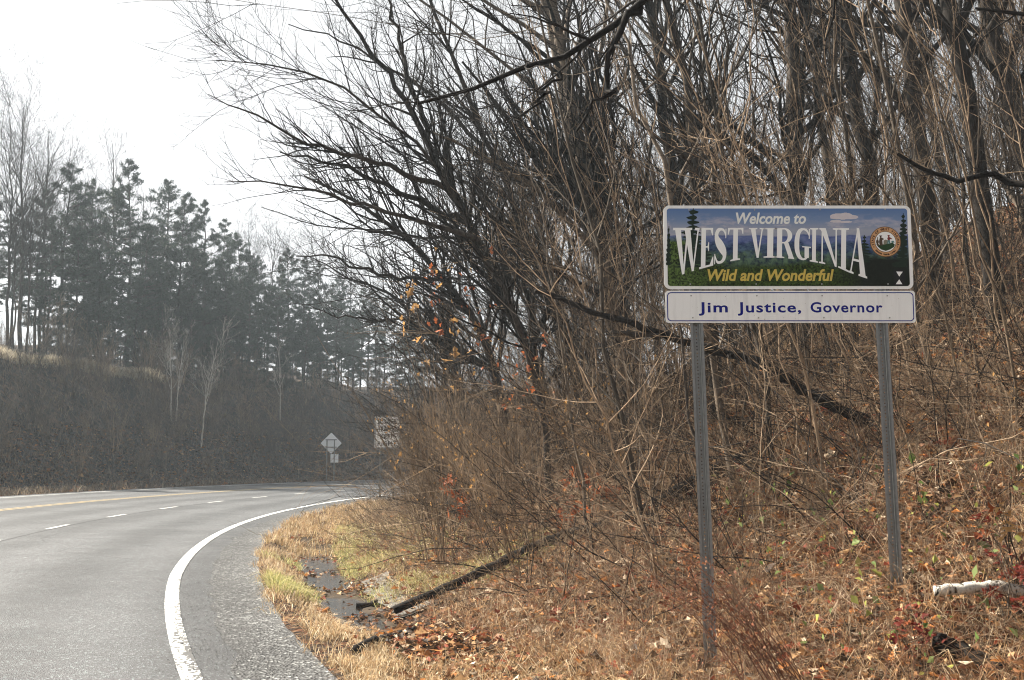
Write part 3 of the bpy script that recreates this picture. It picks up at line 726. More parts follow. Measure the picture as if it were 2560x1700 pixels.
# ------------------------------------------------------------------ trees: prototypes
def tree_proto(name, H, r0, lean, nl, nsec, nter, ntw, tm, cm, limb_ang=48, limb_ratio=0.42, tlo=0.3, gup=0.5, pull=(-0.5, -0.1, 0.25), trunk_w=0.06, tw_r=0.0028, rk=1.0):
    """trunk + limbs in one mesh, the finer branches in a second one; local -X is the way it leans"""
    pts = [(0, 0, -0.4), (0, 0, 0.1)] + [(-lean * H * t ** 1.5, RNG.normal() * 0.02 * H * t, H * t) for t in (0.25, 0.5, 0.75, 1.0)]
    P, R = spine(pts, r0, r0 * 0.12, 14, trunk_w * H * 0.05)
    v0 = tubes(P, R, 8)
    gl = np.array(pull) + np.array([0, 0, gup])
    P1, R1 = grow(P, R, nl, tlo, 0.97, limb_ratio, limb_ang, 8, gl, 0.9, 0.10, 0.55, 0.006 * rk, 0.25, 0.45)
    P2, R2 = grow(P1, R1, nsec, 0.15, 0.98, 0.55, 42, 6, (gl[0] * .6, gl[1] * .6, 0.5), 0.8, 0.13, 0.55, 0.004 * rk, 0.35, 0.5)
    P3, R3 = grow(P2, R2, nter, 0.1, 1.0, 0.6, 42, 5, (0, 0, 0.7), 0.7, 0.15, 0.6, 0.003 * rk, 0.4, 0.4)
    trunk = mesh_np('trunk', *join([v0, tubes(P1, R1, 5)]), smooth=True)
    parts = [tubes(P2, R2, 4), tubes(P3, R3, 3)]
    if ntw:
        P4, R4 = grow(P3, R3, ntw, 0.1, 1.0, 0.6, 40, 4, (0, 0, 0.8), 0.6, 0.14, 0.7, tw_r, 0.5, 0.3)
        parts.append(tubes(P4, R4, 3))
    crown = mesh_np('crown', *join(parts), smooth=True)
    trunk.materials.append(tm); crown.materials.append(cm)
    return trunk, crown
def put_tree(name, meshes, parts, loc, rz, scale, label, cat, group, tilt=(0, 0)):
    e = empty(name, loc, (tilt[0], tilt[1], rz)); e.scale = (scale * rnd(.85, 1.2), scale * rnd(.85, 1.2), scale)
    tag(e, label, cat, group)
    for nm, me in zip(parts, meshes):
        o = obj(nm, me, None, e)
        if nm in ('twigs', 'leaves', 'stems'): o['kind'] = 'stuff'
    return e

big = [tree_proto('tree', 13 + i, 0.13 + 0.012 * i, 0.10 + 0.04 * i, 22, 120, 300, 320, M['bark_grey'] if i % 2 else M['bark_dark'], M['twig_dark'], limb_ang=42, tlo=0.22) for i in range(4)]
sap = [tree_proto('sapling', 4.2 + 0.5 * (i % 5), 0.010 + 0.006 * (i % 4), 0.10 + 0.05 * (i % 4), 14, 46, 100, 80, M['bark_tan'] if i < 5 else M['bark_grey'], M['twig_tan'] if i < 5 else M['twig_dark'], limb_ang=52, limb_ratio=0.42, tlo=0.2, gup=0.15, pull=(-0.35, -0.1, 0.15), trunk_w=0.18, tw_r=0.0024, rk=(1.25 if i < 5 else 1.0)) for i in range(9)]  # tan set for the front; dark set holds thicket shade in its colour
far_t = [tree_proto('fartree', 12 + 1.2 * i, 0.11, 0.03, 26, 180, 700, 900, M['bark_dark'], M['twig_dark'], limb_ang=36, tlo=0.35, gup=0.9, pull=(0, 0, 0.3), tw_r=0.006) for i in range(4)]

def shrub_proto(nst, H, r, spread, tm, cm, nb=60, nt_=120, lean=(-0.25, -0.05), leaves=0, lm=None):
    a = RNG.uniform(0, 2 * math.pi, nst); parts = []
    Ps, Rs = [], []
    for i in range(nst):
        b_ = np.array([0.18 * math.cos(a[i]), 0.18 * math.sin(a[i]), -0.15]) * RNG.uniform(0.2, 1)
        b_[2] = -0.15
        hh = H * RNG.uniform(0.6, 1.05); d = np.array([spread * math.cos(a[i]) + lean[0], spread * math.sin(a[i]) + lean[1]]) * hh
        pts = [b_, b_ + [d[0] * .12, d[1] * .12, hh * .25], b_ + [d[0] * .45, d[1] * .45, hh * .62], b_ + [d[0], d[1], hh * RNG.uniform(0.85, 1.0)]]
        p, rr = spine(pts, r * RNG.uniform(0.6, 1.1), 0.002, 9, 0.02 * H * 0.3); Ps.append(p); Rs.append(rr)
    P = np.concatenate(Ps); R = np.concatenate(Rs)
    P1, R1 = grow(P, R, nb, 0.2, 0.97, 0.35, 35, 6, (lean[0], lean[1], 0.5), 0.6, 0.14, 0.6, 0.0024, 0.4)
    P2, R2 = grow(P1, R1, nt_, 0.1, 1, 0.55, 38, 4, (0, 0, 0.5), 0.5, 0.15, 0.7, 0.0018, 0.5)
    st = mesh_np('stems', *tubes(P, R, 5), smooth=True); tw = mesh_np('twigs', *join([tubes(P1, R1, 4), tubes(P2, R2, 3)]), smooth=True)
    st.materials.append(tm); tw.materials.append(cm)
    out = [st, tw]
    if leaves:
        Pt = np.concatenate([P1[:, 1:].reshape(-1, 3), P2[:, 1:].reshape(-1, 3)])
        lv = leaf_cloud(Pt[RNG.integers(0, len(Pt), leaves)], 0.04, None); lv.materials.append(lm); out.append(lv)
    return out
# leaves -----------------------------------------------------------------------------------------
LEAF = np.array([(0, 0, 0), (.22, .25, .05), (.12, .38, .02), (.34, .62, .09), (.16, .72, .02), (0, 1.0, -.10), (-.16, .72, .02), (-.34, .62, .09), (-.12, .38, .02), (-.22, .25, .05), (0, .5, -.06)], float)
LEAF_F = np.array([(10, 0, 1), (10, 1, 2), (10, 2, 3), (10, 3, 4), (10, 4, 5), (10, 5, 6), (10, 6, 7), (10, 7, 8), (10, 8, 9), (10, 9, 0)])
LEAF4 = np.array([(0, 0, 0), (.32, .5, .10), (0, 1, -.06), (-.32, .5, .10)], float); LEAF4_F = np.array([(0, 1, 2), (0, 2, 3)])
def rot_mats(n, flat):
    """random orientations; flat: 0 any way, 1 lying down"""
    a = RNG.uniform(0, 2 * math.pi, n); tl = RNG.normal(0, 1, n) * (0.28 if flat else 1.1); rl = RNG.normal(0, 1, n) * (0.35 if flat else 1.1)
    ca, sa, ct, st, cr, sr_ = np.cos(a), np.sin(a), np.cos(tl), np.sin(tl), np.cos(rl), np.sin(rl); z = np.zeros(n); o = np.ones(n)
    Rz = np.stack([np.stack([ca, -sa, z], -1), np.stack([sa, ca, z], -1), np.stack([z, z, o], -1)], 1)
    Rx = np.stack([np.stack([o, z, z], -1), np.stack([z, ct, -st], -1), np.stack([z, st, ct], -1)], 1)
    Ry = np.stack([np.stack([cr, z, sr_], -1), np.stack([z, o, z], -1), np.stack([-sr_, z, cr], -1)], 1)
    return Rz @ Rx @ Ry
def leaf_arrays(pos, size, flat, shape, faces):
    n = len(pos); Rm = rot_mats(n, flat); s = size * np.clip(RNG.lognormal(-.1, .38, n), .35, 2.2)
    sh = shape[None] * np.ones((n, 1, 1)); sh[:, :, 2] *= RNG.uniform(-1.5, 3.5, n)[:, None]
    v = np.einsum('nij,nkj->nki', Rm, sh * s[:, None, None]) + pos[:, None, :]
    f = faces[None] + (np.arange(n) * len(shape))[:, None, None]
    return v.reshape(-1, 3), f.reshape(-1, 3)
def leaf_cloud(pos, size, cols, flat=False, lobed=True, name='leaves'):
    sh, fc = (LEAF, LEAF_F) if lobed else (LEAF4, LEAF4_F)
    v, f = leaf_arrays(pos, size, flat, sh, fc)
    return mesh_np(name, v, f, col=None if cols is None else np.repeat(cols, len(sh), 0))
def palette(n, cols, w):
    w = np.array(w, float); w /= w.sum(); c = np.array(cols)[RNG.choice(len(cols), n, p=w)]
    return np.clip(c * RNG.uniform(0.65, 1.3, (n, 1)), 0, 1)

shr = [shrub_proto(7 + i, 2.0 + 0.25 * i, 0.009, 0.22, M['bark_tan'], M['twig_tan'], 70, 170, leaves=(60 if i % 2 else 0), lm=M['leaf_tan']) for i in range(5)]
fshr = [shrub_proto(9 + i, 2.6 + 0.4 * i, 0.014, 0.25, M['bark_tan'] if i == 1 else M['bark_grey'], M['twig_tan'] if i in (1, 2) else M['twig_grey'], 110, 320, lean=(0, 0)) for i in range(4)]

# ------------------------------------------------------------------ pines
def pine_proto(H, seed, bare=0.35, wide=0.22):
    r = np.random.default_rng(seed)
    P, R = spine([(0, 0, -0.4), (0, 0, 0), (r.normal() * .15, r.normal() * .15, H * .5), (r.normal() * .3, r.normal() * .3, H)], 0.13 * H / 12, 0.015, 12, 0.03)
    nw = int(H * 1.5); lv = np.linspace(bare, 0.985, nw) + r.normal(0, .008, nw); tz = np.clip(np.repeat(lv, 6) + r.normal(0, .006, nw * 6), 0, .99); tz = tz[r.random(len(tz)) < .85]; nb = len(tz)
    f = tz * 11; i0 = np.minimum(f.astype(int), 10); fr = (f - i0)[:, None]
    base = P[0, i0] * (1 - fr) + P[0, i0 + 1] * fr
    u = np.clip((tz - bare) / (1 - bare), 0, 1)
    L = H * wide * np.clip(0.55 + 1.1 * u, 0, 1) * np.clip((1 - u) ** .75 * 1.15 + .05, 0, 1) * r.uniform(0.4, 1.2, nb)
    az = r.uniform(0, 2 * math.pi, nb); el = np.radians(r.normal(2 + 34 * u ** 2, 8, nb))
    D = np.stack([np.cos(az) * np.cos(el), np.sin(az) * np.cos(el), np.sin(el)], 1); k = 6
    Pb = np.empty((nb, k, 3)); Pb[:, 0] = base; cur = base
    for j in range(1, k):
        D = norm(D + np.array([0, 0, 0.05]) + r.normal(size=(nb, 3)) * 0.07); cur = cur + D * (L / (k - 1))[:, None]; Pb[:, j] = cur
    Rb = np.linspace(1, .25, k)[None] * (0.012 + 0.012 * L[:, None])
    P2, R2 = grow(Pb, Rb, nb * 7, 0.3, 1.0, 0.36, 48, 4, (0, 0, 0.0), 0.3, 0.08, 0.5, 0.005, 0.5, 0.3)
    P2[:, :, 2] = P2[:, :1, 2] + (P2[:, :, 2] - P2[:, :1, 2]) * .35 + .04
    trunk = mesh_np('trunk', *join([tubes(P, R, 7), tubes(Pb, Rb, 4), tubes(P2, R2, 3)]), smooth=True); trunk.materials.append(M['bark_dark'])
    # needle tufts: short blades fanning out along the branchlets
    T = np.concatenate([P2[:, 1:].reshape(-1, 3), Pb[:, 3:].reshape(-1, 3)]); T = T[r.random(len(T)) < 0.8]
    nn = 11; n_ = len(T) * nn
    c = np.repeat(T, nn, 0) + r.normal(size=(n_, 3)) * 0.05; d = norm(r.normal(size=(n_, 3)) + np.array([0, 0, 0.35])) * r.uniform(0.12, 0.26, (n_, 1)); w = norm(np.cross(d, r.normal(size=(n_, 3)))) * 0.02
    v = np.stack([c - w, c + w, c + d], 1).reshape(-1, 3)
    sh = r.uniform(0.5, 1.4, len(T)); col = np.array([0.020, 0.036, 0.021])[None] * np.repeat(np.repeat(sh, nn), 3)[:, None]
    crown = mesh_np('crown', v, np.arange(len(v)).reshape(-1, 3), col=col); crown.materials.append(M['needles'])
    return trunk, crown
PINE_H = [13, 14, 12, 11, 9]
pines = [pine_proto(h, 40 + i, bare=(0.22, 0.32, 0.18, 0.26, 0.08)[i], wide=(0.24, 0.22, 0.26, 0.25, 0.28)[i]) for i, h in enumerate(PINE_H)]
def base_on(x, s_t):                   # point on the ground in the direction of column x, s_t metres outside the edge line
    u = (x - W0 / 2) / F; t = np.linspace(20, 200, 4000); X, Y = u * t, t
    i = int(np.argmin(np.where(t > 34, np.abs(s_of(X, Y) - s_t), 1e9))); return X[i], Y[i], float(ground(X[i], Y[i]))
def pine_at(x, ytop, s_t, k, label='dark pine standing on the hazy ridge above the road cut', group='pines on the ridge beyond the road'):
    X, Y, z = base_on(x, s_t); d = ray(x, ytop); ztop = CAMH + d[2] * Y / d[1]
    put_tree('pine_tree', pines[k], ('trunk', 'crown'), (X, Y, z - 0.1), rnd(0, 6.28), max(0.35, (ztop - z) / PINE_H[k]), label, 'tree', group)
for x, yt, st, k in ((147, 405, 27, 0), (210, 452, 30, 1), (312, 402, 26, 0), (268, 470, 33, 2), (411, 452, 28, 1), (442, 486, 25, 3), (504, 508, 27, 2), (545, 545, 30, 0), (594, 584, 26, 3), (640, 640, 30, 1), (714, 622, 28, 1), (759, 640, 26, 0), (690, 660, 24, 2), (800, 660, 30, 2), (845, 690, 27, 1), (20, 520, 30, 1), (80, 470, 27, 3), (110, 560, 24, 2), (180, 560, 24, 3), (240, 600, 24, 2), (350, 560, 24, 1), (380, 600, 26, 2), (470, 620, 24, 0), (560, 650, 24, 2), (620, 700, 24, 3), (660, 720, 25, 2), (-60, 430, 28, 0), (-150, 400, 27, 1), (-260, 420, 26, 2), (900, 720, 28, 0), (960, 740, 30, 1), (1040, 760, 28, 2), (330, 700, 23.5, 4), (400, 720, 23, 4)):
    pine_at(x, yt, st, k)
for x, yt, st, k in ((110, 752, 23.2, 4), (170, 790, 22.5, 4), (240, 760, 23.6, 4), (696, 752, 22.5, 4), (640, 800, 22.8, 4), (540, 790, 23, 4), (450, 770, 23.2, 4), (760, 770, 22.6, 4), (820, 800, 23, 4)) + tuple((float(rnd(180, 620)), float(rnd(620, 780)), float(rnd(24, 31)), int(RNG.integers(2, 5))) for _ in range(26)) + tuple((float(rnd(700, 1030)), float(rnd(690, 830)), float(rnd(22.5, 30)), int(RNG.integers(1, 5))) for _ in range(18)):
    pine_at(x, yt, st, k, 'low bushy young pine branched to the ground at the lip of the cut', 'young pines at the lip of the cut')
for x, yt, st, k in ((45, 262, 27, 0), (10, 300, 25, 1), (90, 330, 29, 2), (277, 352, 30, 3), (200, 430, 34, 1), (665, 562, 27, 2), (620, 575, 31, 0), (560, 600, 34, 1), (720, 590, 33, 3), (800, 620, 26, 0), (870, 640, 27, 2), (940, 650, 26, 1), (1020, 690, 27, 3), (-70, 300, 27, 3), (-170, 320, 29, 2), (140, 480, 32, 0), (1110, 700, 30, 0), (1200, 720, 32, 2), (350, 480, 36, 1), (480, 560, 36, 0), (60, 420, 24, 1), (25, 480, 23.5, 3), (105, 520, 25, 0)):
    X, Y, z = base_on(x, st); d = ray(x, yt); zt = CAMH + d[2] * Y / d[1]
    put_tree('bare_tree', far_t[k], ('trunk', 'crown'), (X, Y, z - 0.1), rnd(0, 6.28), (zt - z) / (12 + 1.2 * k), 'tall leafless grey tree standing among the pines on the ridge', 'tree', 'bare trees among the pines')
# pale-barked trees on the face of the cut
pale = [tree_proto('pale', 7.0, 0.055, 0.05 + 0.08 * i, 12, 70, 220, 200, M['bark_pale'], M['bark_pale'], limb_ang=32, tlo=0.35, gup=0.9, pull=(0, 0, 0.3), tw_r=0.004) for i in range(2)]
for x, yb, yt, k, rz in ((428, 1055, 850, 0, 0.3), (440, 1052, 870, 1, 2.5), (502, 1115, 880, 1, 3.0), (412, 980, 840, 1, 3.3), (140, 900, 780, 0, 2.0), (195, 880, 790, 1, 0.0), (700, 1050, 900, 0, 1.0)):
    p = hit(x, yb); d = ray(x, yt); zt = CAMH + d[2] * p[1] / d[1]
    put_tree('pale_tree', pale[k], ('trunk', 'crown'), (p[0], p[1], p[2] - 0.05), rz, (zt - p[2]) / 7.0 * 1.15, 'slender pale-barked leafless tree on the dark face of the cut', 'tree', 'pale trees on the cut')
# brush on the cut and under the pines
cnt = 0
while cnt < 270:
    th = math.radians(rnd(100, 192)); s = rnd(14.2, 31) if cnt % 3 else rnd(13.6, 22)
    X, Y = polar(s, th); px, py = to_px(X, Y, float(ground(X, Y)))
    if Y < 25 or px < -250 or px > 1250: continue
    put_tree('bare_shrub', fshr[cnt % 4], ('stems', 'twigs'), (X, Y, float(ground(X, Y))), rnd(0, 6.28), rnd(0.6, 1.25), 'leafless brush clump on the shaded slope across the road', 'shrub', 'brush on the slope across the road'); cnt += 1

# ------------------------------------------------------------------ woods on the near bank
def free_of_sign(X, Y, Z, H):
    if Y < 9.4: return False
    return True
def ok_view(X, Y, margin=350):
    px, _ = to_px(X, Y, CAMH); return -100 < px < W0 + margin
# big trees on the hill
cnt = 0; tries = 0
while cnt < 24 and tries < 4000:
    tries += 1
    s = -rnd(8, 42) if cnt % 3 else -rnd(7, 16); th = math.radians(rnd(110, 200)); X, Y = polar(s, th)
    az = math.degrees(math.atan2(X, Y))
    if Y < 15 or not ok_view(X, Y) or math.hypot(X, Y) > 75 or az < -1.0: continue
    z = float(ground(X, Y)); k = int(RNG.integers(0, 4))
    put_tree('bare_tree', big[k], ('trunk', 'crown'), (X, Y, z), rnd(-0.6, 0.5), rnd(0.7, 1.1), 'tall leafless tree leaning out from the wooded hillside behind the welcome sign', 'tree', 'leafless trees on the near hillside'); cnt += 1
# saplings; darker bark farther in stands in for shade in the thicket
cnt = 0; tries = 0
while cnt < 215 and tries < 20000:
    tries += 1
    s = -3.6 - 18 * RNG.random() ** 1.4; th = math.radians(rnd(150, 202)); X, Y = polar(s, th)
    if Y < 9.8 or not ok_view(X, Y) or math.hypot(X, Y) > 48: continue
    px, py = to_px(X, Y, CAMH)
    if px < 1250 and s > -4.2: continue
    if px < 1120 or (px < 1640 and Y < 12.5): continue
    z = float(ground(X, Y)); k = int(RNG.integers(0, 5)) if RNG.random() < (.85 if Y < 13.5 else .5 if Y < 20 else .2) else int(RNG.integers(5, 9))
    put_tree('bare_sapling', sap[k], ('stem', 'twigs'), (X, Y, z - 0.05), rnd(-0.9, 0.7), rnd(0.55, 1.15), 'slender leafless sapling with pale tan stem in the thicket on the bank' if k < 5 else 'slender leafless sapling with dark grey stem in the thicket on the bank', 'sapling', 'tan saplings in the thicket' if k < 5 else 'grey saplings in the thicket', (rnd(-0.1, 0.1), rnd(-0.24, 0.04))); cnt += 1
# thin upright whips between them
whip = [tree_proto('whip', 3.6 + 0.5 * i, 0.007 + 0.004 * (i % 4), 0.05 + 0.04 * (i % 4), 6, 11, 14, 0, M['bark_tan'] if i % 3 else M['bark_dark'], M['twig_tan'] if i % 2 else M['twig_dark'], limb_ang=34, limb_ratio=0.3, tlo=0.3, gup=0.5, pull=(-0.3, 0, 0.3), trunk_w=0.12) for i in range(6)]
cnt = 0; tries = 0
while cnt < 190 and tries < 20000:
    tries += 1
    s = -5.0 - 12 * RNG.random() ** 1.1; th = math.radians(rnd(178, 204)); X, Y = polar(s, th); px, py = to_px(X, Y, CAMH)
    if Y < 9.8 or Y > 27 or px < 1480 or px > W0 + 300: continue
    put_tree('thin_sapling', whip[cnt % 6], ('stem', 'twigs'), (X, Y, float(ground(X, Y)) - .05), rnd(-.5, .5), rnd(.7, 1.3), 'very thin upright sapling with few twigs on the slope behind the sign', 'sapling', 'thin upright saplings behind the sign', (rnd(-.06, .06), rnd(-.16, .02))); cnt += 1
# brush by the road
cnt = 0; tries = 0
while cnt < 135 and tries < 20000:
    tries += 1
    s = -3.0 - 4.5 * RNG.random() ** 1.3; th = math.radians(rnd(168, 199)); X, Y = polar(s, th)
    px, py = to_px(X, Y, float(ground(X, Y)))
    if Y < 12.5 or px > 1650: continue
    if s > -3.4 and Y < 20: continue
    if 860 < px < 1050 and Y < 44: continue
    put_tree('bare_bush', shr[cnt % 5], ('stems', 'twigs', 'leaves'), (X, Y, float(ground(X, Y))), rnd(-0.7, 0.7), rnd(0.6, 1.25), ('thin many-stemmed bush with some tan leaves at the foot of the bank' if cnt % 5 in (1, 3) else 'thin many-stemmed leafless bush at the foot of the bank by the road'), 'bush', ('bushes with tan leaves at the foot of the bank' if cnt % 5 in (1, 3) else 'leafless bushes at the foot of the bank')); cnt += 1
# taller pole-like young trees
pole = [tree_proto('pole', 7.5 + 0.6 * i, 0.020 + 0.008 * (i % 4), 0.10 + 0.06 * (i % 3), 15, 50, 120, 110, M['bark_grey'], M['twig_dark'], limb_ang=50, limb_ratio=0.36, tlo=0.15, gup=0.2, pull=(-0.4, -0.1, 0.2), trunk_w=0.16, tw_r=0.0022) for i in range(6)]
cnt = 0; tries = 0
while cnt < 60 and tries < 20000:
    tries += 1
    s = -4.8 - 17 * RNG.random() ** 1.2; th = math.radians(rnd(150, 203)); X, Y = polar(s, th)
    if Y < 11.0 or not ok_view(X, Y) or math.hypot(X, Y) > 42: continue
    px, py = to_px(X, Y, CAMH)
    if px < 1330: continue
    put_tree('young_tree', pole[cnt % 6], ('trunk', 'crown'), (X, Y, float(ground(X, Y)) - 0.05), rnd(-0.8, 0.6), rnd(0.75, 1.25), 'tall thin young leafless tree rising out of the thicket behind the sign', 'tree', 'young trees in the thicket', (rnd(-0.06, 0.06), rnd(-0.15, 0.03))); cnt += 1

# ------------------------------------------------------------------ single trees
def spec_tree(name, spines, nsec, nter, ntw, tm, cm, label, up=0.6, pull=(-0.3, 0, 0), r2=0.4, len2=None, tw=0.0022, clear=False):
    b0 = spines[0][0][0]; o = np.array([b0[0], b0[1], float(ground(b0[0], b0[1]))])
    SP_ = [spine(np.array(p) - o, r0, r1, 16, 0.03) for p, r0, r1 in spines]
    P = np.concatenate([a for a, _ in SP_]); R = np.concatenate([r for _, r in SP_])
    P2, R2 = grow(P, R, nsec, 0.25, 0.98, r2, 42, 8, (pull[0], pull[1], up), 0.9, 0.12, 0.5, 0.005, 0.3, 0.5, lenabs=len2)
    P3, R3 = grow(P2, R2, nter, 0.12, 1.0, 0.5, 42, 6, (pull[0] * .5, 0, up), 0.8, 0.14, 0.55, 0.0032, 0.4)
    P4, R4 = grow(P3, R3, ntw, 0.1, 1.0, 0.6, 40, 4, (0, 0, 0.8), 0.7, 0.14, 0.7, tw, 0.5)
    if clear:      # nothing of this tree hangs in front of the sign
        def keep(P, R):
            Wp = P + o; px, py = to_px(Wp[..., 0], Wp[..., 1], Wp[..., 2]); bad = ((px > 1630) & (px < 2310) & (py > 490) & (py < 830) & (Wp[..., 1] < SY + .1)).any(1)
            return P[~bad], R[~bad]
        P2, R2 = keep(P2, R2); P3, R3 = keep(P3, R3); P4, R4 = keep(P4, R4)
    e = empty(name, o); tag(e, label, 'tree')
    t = obj('trunk', mesh_np('trunk', *tubes(P, R, 10), smooth=True), tm, e)
    c = obj('crown', mesh_np('crown', *join([tubes(P2, R2, 5), tubes(P3, R3, 4), tubes(P4, R4, 3)]), smooth=True), cm, e); c['kind'] = 'stuff'
    return e
def path(pts): return [pix(x, y, Y) for x, y, Y in pts]
def ground_pt(x, Y): 
    u = (x - W0 / 2) / F; return np.array([u * Y, Y, float(ground(u * Y, Y)) - 0.3])
b1 = ground_pt(1420, 20)
spec_tree('leaning_tree', [([b1] + path([(1330, 880, 19.6), (1200, 620, 19), (1080, 380, 18.4)]), .11, .065), (path([(1100, 420, 18.5), (1000, 220, 18.2), (860, 40, 18), (800, -60, 18)]), .06, .02), (path([(1080, 380, 18.4), (1020, 180, 18.6), (960, -40, 18.8)]), .055, .02), (path([(1170, 560, 18.8), (1000, 480, 18.2), (830, 400, 17.8), (700, 380, 17.5)]), .06, .012)], 60, 420, 1200, M['bark_dark'], M['twig_dark'], 'big dark leafless tree leaning far out toward the road, forking high up')
b2 = ground_pt(1590, 19)
spec_tree('leaning_tree', [([b2] + path([(1545, 820, 19), (1490, 620, 18.8), (1440, 330, 18.6), (1400, 100, 18.4), (1360, -120, 18.2)]), .16, .07), (path([(1500, 650, 18.8), (1360, 480, 18.2), (1200, 380, 17.8), (1080, 330, 17.5)]), .06, .015)], 46, 320, 900, M['bark_grey'], M['twig_dark'], 'thick grey leafless trunk rising steeply left of the welcome sign')
b3 = ground_pt(1290, 24)
spec_tree('leaning_tree', [([b3] + path([(1240, 900, 23.6), (1120, 700, 23), (980, 560, 22.4), (860, 470, 22), (760, 440, 21.6)]), .12, .02), (path([(1120, 700, 23), (960, 690, 22.4), (820, 640, 22), (740, 640, 21.8)]), .05, .012)], 60, 420, 1300, M['bark_dark'], M['twig_dark'], 'low dark leafless tree arching out over the brush beside the road')
b7 = ground_pt(1390, 17)
spec_tree('leaning_tree', [([b7] + path([(1340, 900, 16.8), (1250, 700, 16.4), (1130, 480, 16), (1000, 300, 15.6), (840, 190, 15.2), (660, 140, 14.8), (540, 150, 14.6)]), .06, .006), (path([(1130, 480, 16), (960, 410, 15.6), (800, 370, 15.2), (640, 290, 14.9), (520, 235, 14.7)]), .045, .006), (path([(1200, 600, 16.2), (1000, 540, 15.8), (850, 500, 15.4), (690, 450, 15.2), (560, 455, 15)]), .04, .006)], 110, 620, 1500, M['bark_dark'], M['twig_dark'], 'slim dark leafless tree sweeping long limbs out above the road', up=.75, r2=.3)
b8 = ground_pt(1480, 22)
spec_tree('leaning_tree', [([b8] + path([(1420, 850, 21.8), (1300, 560, 21.4), (1210, 330, 21), (1120, 130, 20.8), (1060, -60, 20.6)]), .095, .03), (path([(1250, 430, 21.2), (1100, 250, 20.8), (900, 120, 20.4), (720, 60, 20)]), .05, .008), (path([(1380, 740, 21.6), (1200, 600, 21), (1020, 590, 20.6), (860, 560, 20.2), (740, 500, 20)]), .05, .008)], 90, 560, 1400, M['bark_dark'], M['twig_dark'], 'tall dark leafless tree with several limbs reaching left behind the sweeping one', up=.7, r2=.3)
b9 = ground_pt(1180, 27)
spec_tree('leaning_tree', [([b9] + path([(1150, 950, 26.6), (1060, 800, 26.2), (960, 720, 25.8), (860, 690, 25.4), (770, 640, 25)]), .09, .01), (path([(1060, 800, 26.2), (940, 800, 25.8), (830, 790, 25.4), (770, 760, 25.2)]), .04, .008)], 90, 560, 1500, M['bark_dark'], M['twig_dark'], 'low dark leafless tree spreading twigs over the road near the white sign', up=.6, r2=.35)
b4 = ground_pt(2000, 21)
spec_tree('bare_tree', [([b4] + path([(1990, 600, 21), (1985, 300, 21), (1975, 0, 21), (1960, -300, 21)]), .17, .10)], 34, 200, 500, M['bark_dark'], M['twig_dark'], 'straight dark trunk rising above the welcome sign panel')
# tree standing to the right of the view; its dark limbs hang across the top
b5 = np.array([5.6, 8.9, float(ground(5.6, 8.9)) - 0.3])
spec_tree('overhanging_tree', [([b5, b5 + [-.1, 0, 2.5], b5 + [-.4, 0, 5.0], b5 + [-.9, .1, 8.5]], .14, .05),
    ([b5 + [-.35, 0, 4.6]] + path([(2300, -330, 8.8), (1900, -230, 8.7), (1600, 0, 8.6), (1500, 105, 8.6), (1400, 180, 8.5), (1285, 198, 8.5), (1200, 192, 8.4), (1120, 215, 8.4), (1040, 260, 8.4)]), .07, .012),
    (path([(1600, 0, 8.6), (1560, 60, 8.5), (1525, 150, 8.5), (1530, 210, 8.45), (1490, 250, 8.4), (1440, 330, 8.4)]), .034, .008),
    (path([(1400, 180, 8.5), (1330, 270, 8.4), (1250, 340, 8.4)]), .014, .004),
    ([b5 + [-.15, .4, 2.3]] + path([(2540, 470, 10.2), (2400, 445, 10.2), (2320, 425, 10.2), (2245, 385, 10.2)]), .045, .016)], 60, 300, 500, M['bark_rot'], M['twig_dark'], 'near black limbs hanging in from a tree on the bank beside the sign', up=0.0, pull=(-0.25, .15, 0), r2=.22, clear=True)

# ------------------------------------------------------------------ logs and sticks
def log_mesh(pts, r0, r1, k=26, sides=14, rough=0.12, name='log'):
    P, R = spine(pts, r0, r1, k, 0.006); R = R * (1 + rough * RNG.normal(size=R.shape) * 0.4)
    v, q = tubes(P, R, sides); v = v.reshape(k, sides, 3); c = P[0][:, None, :]
    v = c + (v - c) * (1 + rough * RNG.normal(size=(k, sides, 1)) * 0.6)
    v = v.reshape(-1, 3); n = len(v)
    ends = np.concatenate([v, P[0][:1] - (P[0][1] - P[0][0]) * .02, P[0][-1:] + (P[0][-1] - P[0][-2]) * .3])
    t = [(n, (i + 1) % sides, i) for i in range(sides)] + [(n + 1, n - sides + i, n - sides + (i + 1) % sides) for i in range(sides)]
    return mesh_np(name, ends, [q, np.array(t)], smooth=True)
def lie(x, y, lift): p = hit(x, y); p[2] = float(ground(p[0], p[1])) + lift; return p
def log(name, pts, r0, r1, m, label, cat='log', **kw):
    o = obj(name, log_mesh(pts, r0, r1, **kw), m); tag(o, label, cat); return o
log('fallen_log', [lie(985, 1550, .10), lie(1120, 1502, .15), lie(1180, 1480, .17), lie(1290, 1422, .17), lie(1420, 1362, .14), lie(1520, 1325, .06)], .046, .058, M['bark_rot'], 'long dark fallen limb lying up the grassy slope from the ditch')
log('fallen_stick', [lie(890, 1640, .05), lie(930, 1625, .07), lie(980, 1608, .06), lie(1040, 1588, .06)], .036, .018, M['bark_rot'], 'short dark stick lying across the water in the ditch', 'stick')
log('fallen_log', [lie(1560, 1310, .02), lie(1640, 1272, .07), lie(1750, 1215, .10), lie(1900, 1140, .08)], .06, .07, M['bark_rot'], 'dark rotting log on the leaf litter behind the left post')
log('fallen_log', [lie(1335, 1045, .1), lie(1450, 1040, .2), lie(1560, 1036, .1)], .06, .05, M['bark_rot'], 'dark log lying level in the brush higher up the bank')
h0 = hit(2420, 1500); Yb = h0[1] - .45
M['bark_blotch'] = bark('bark_blotch', (0.03, 0.026, 0.022), (0.50, 0.47, 0.42), 30, vary=.02, bd=.02, lo=.40, hi=.50)
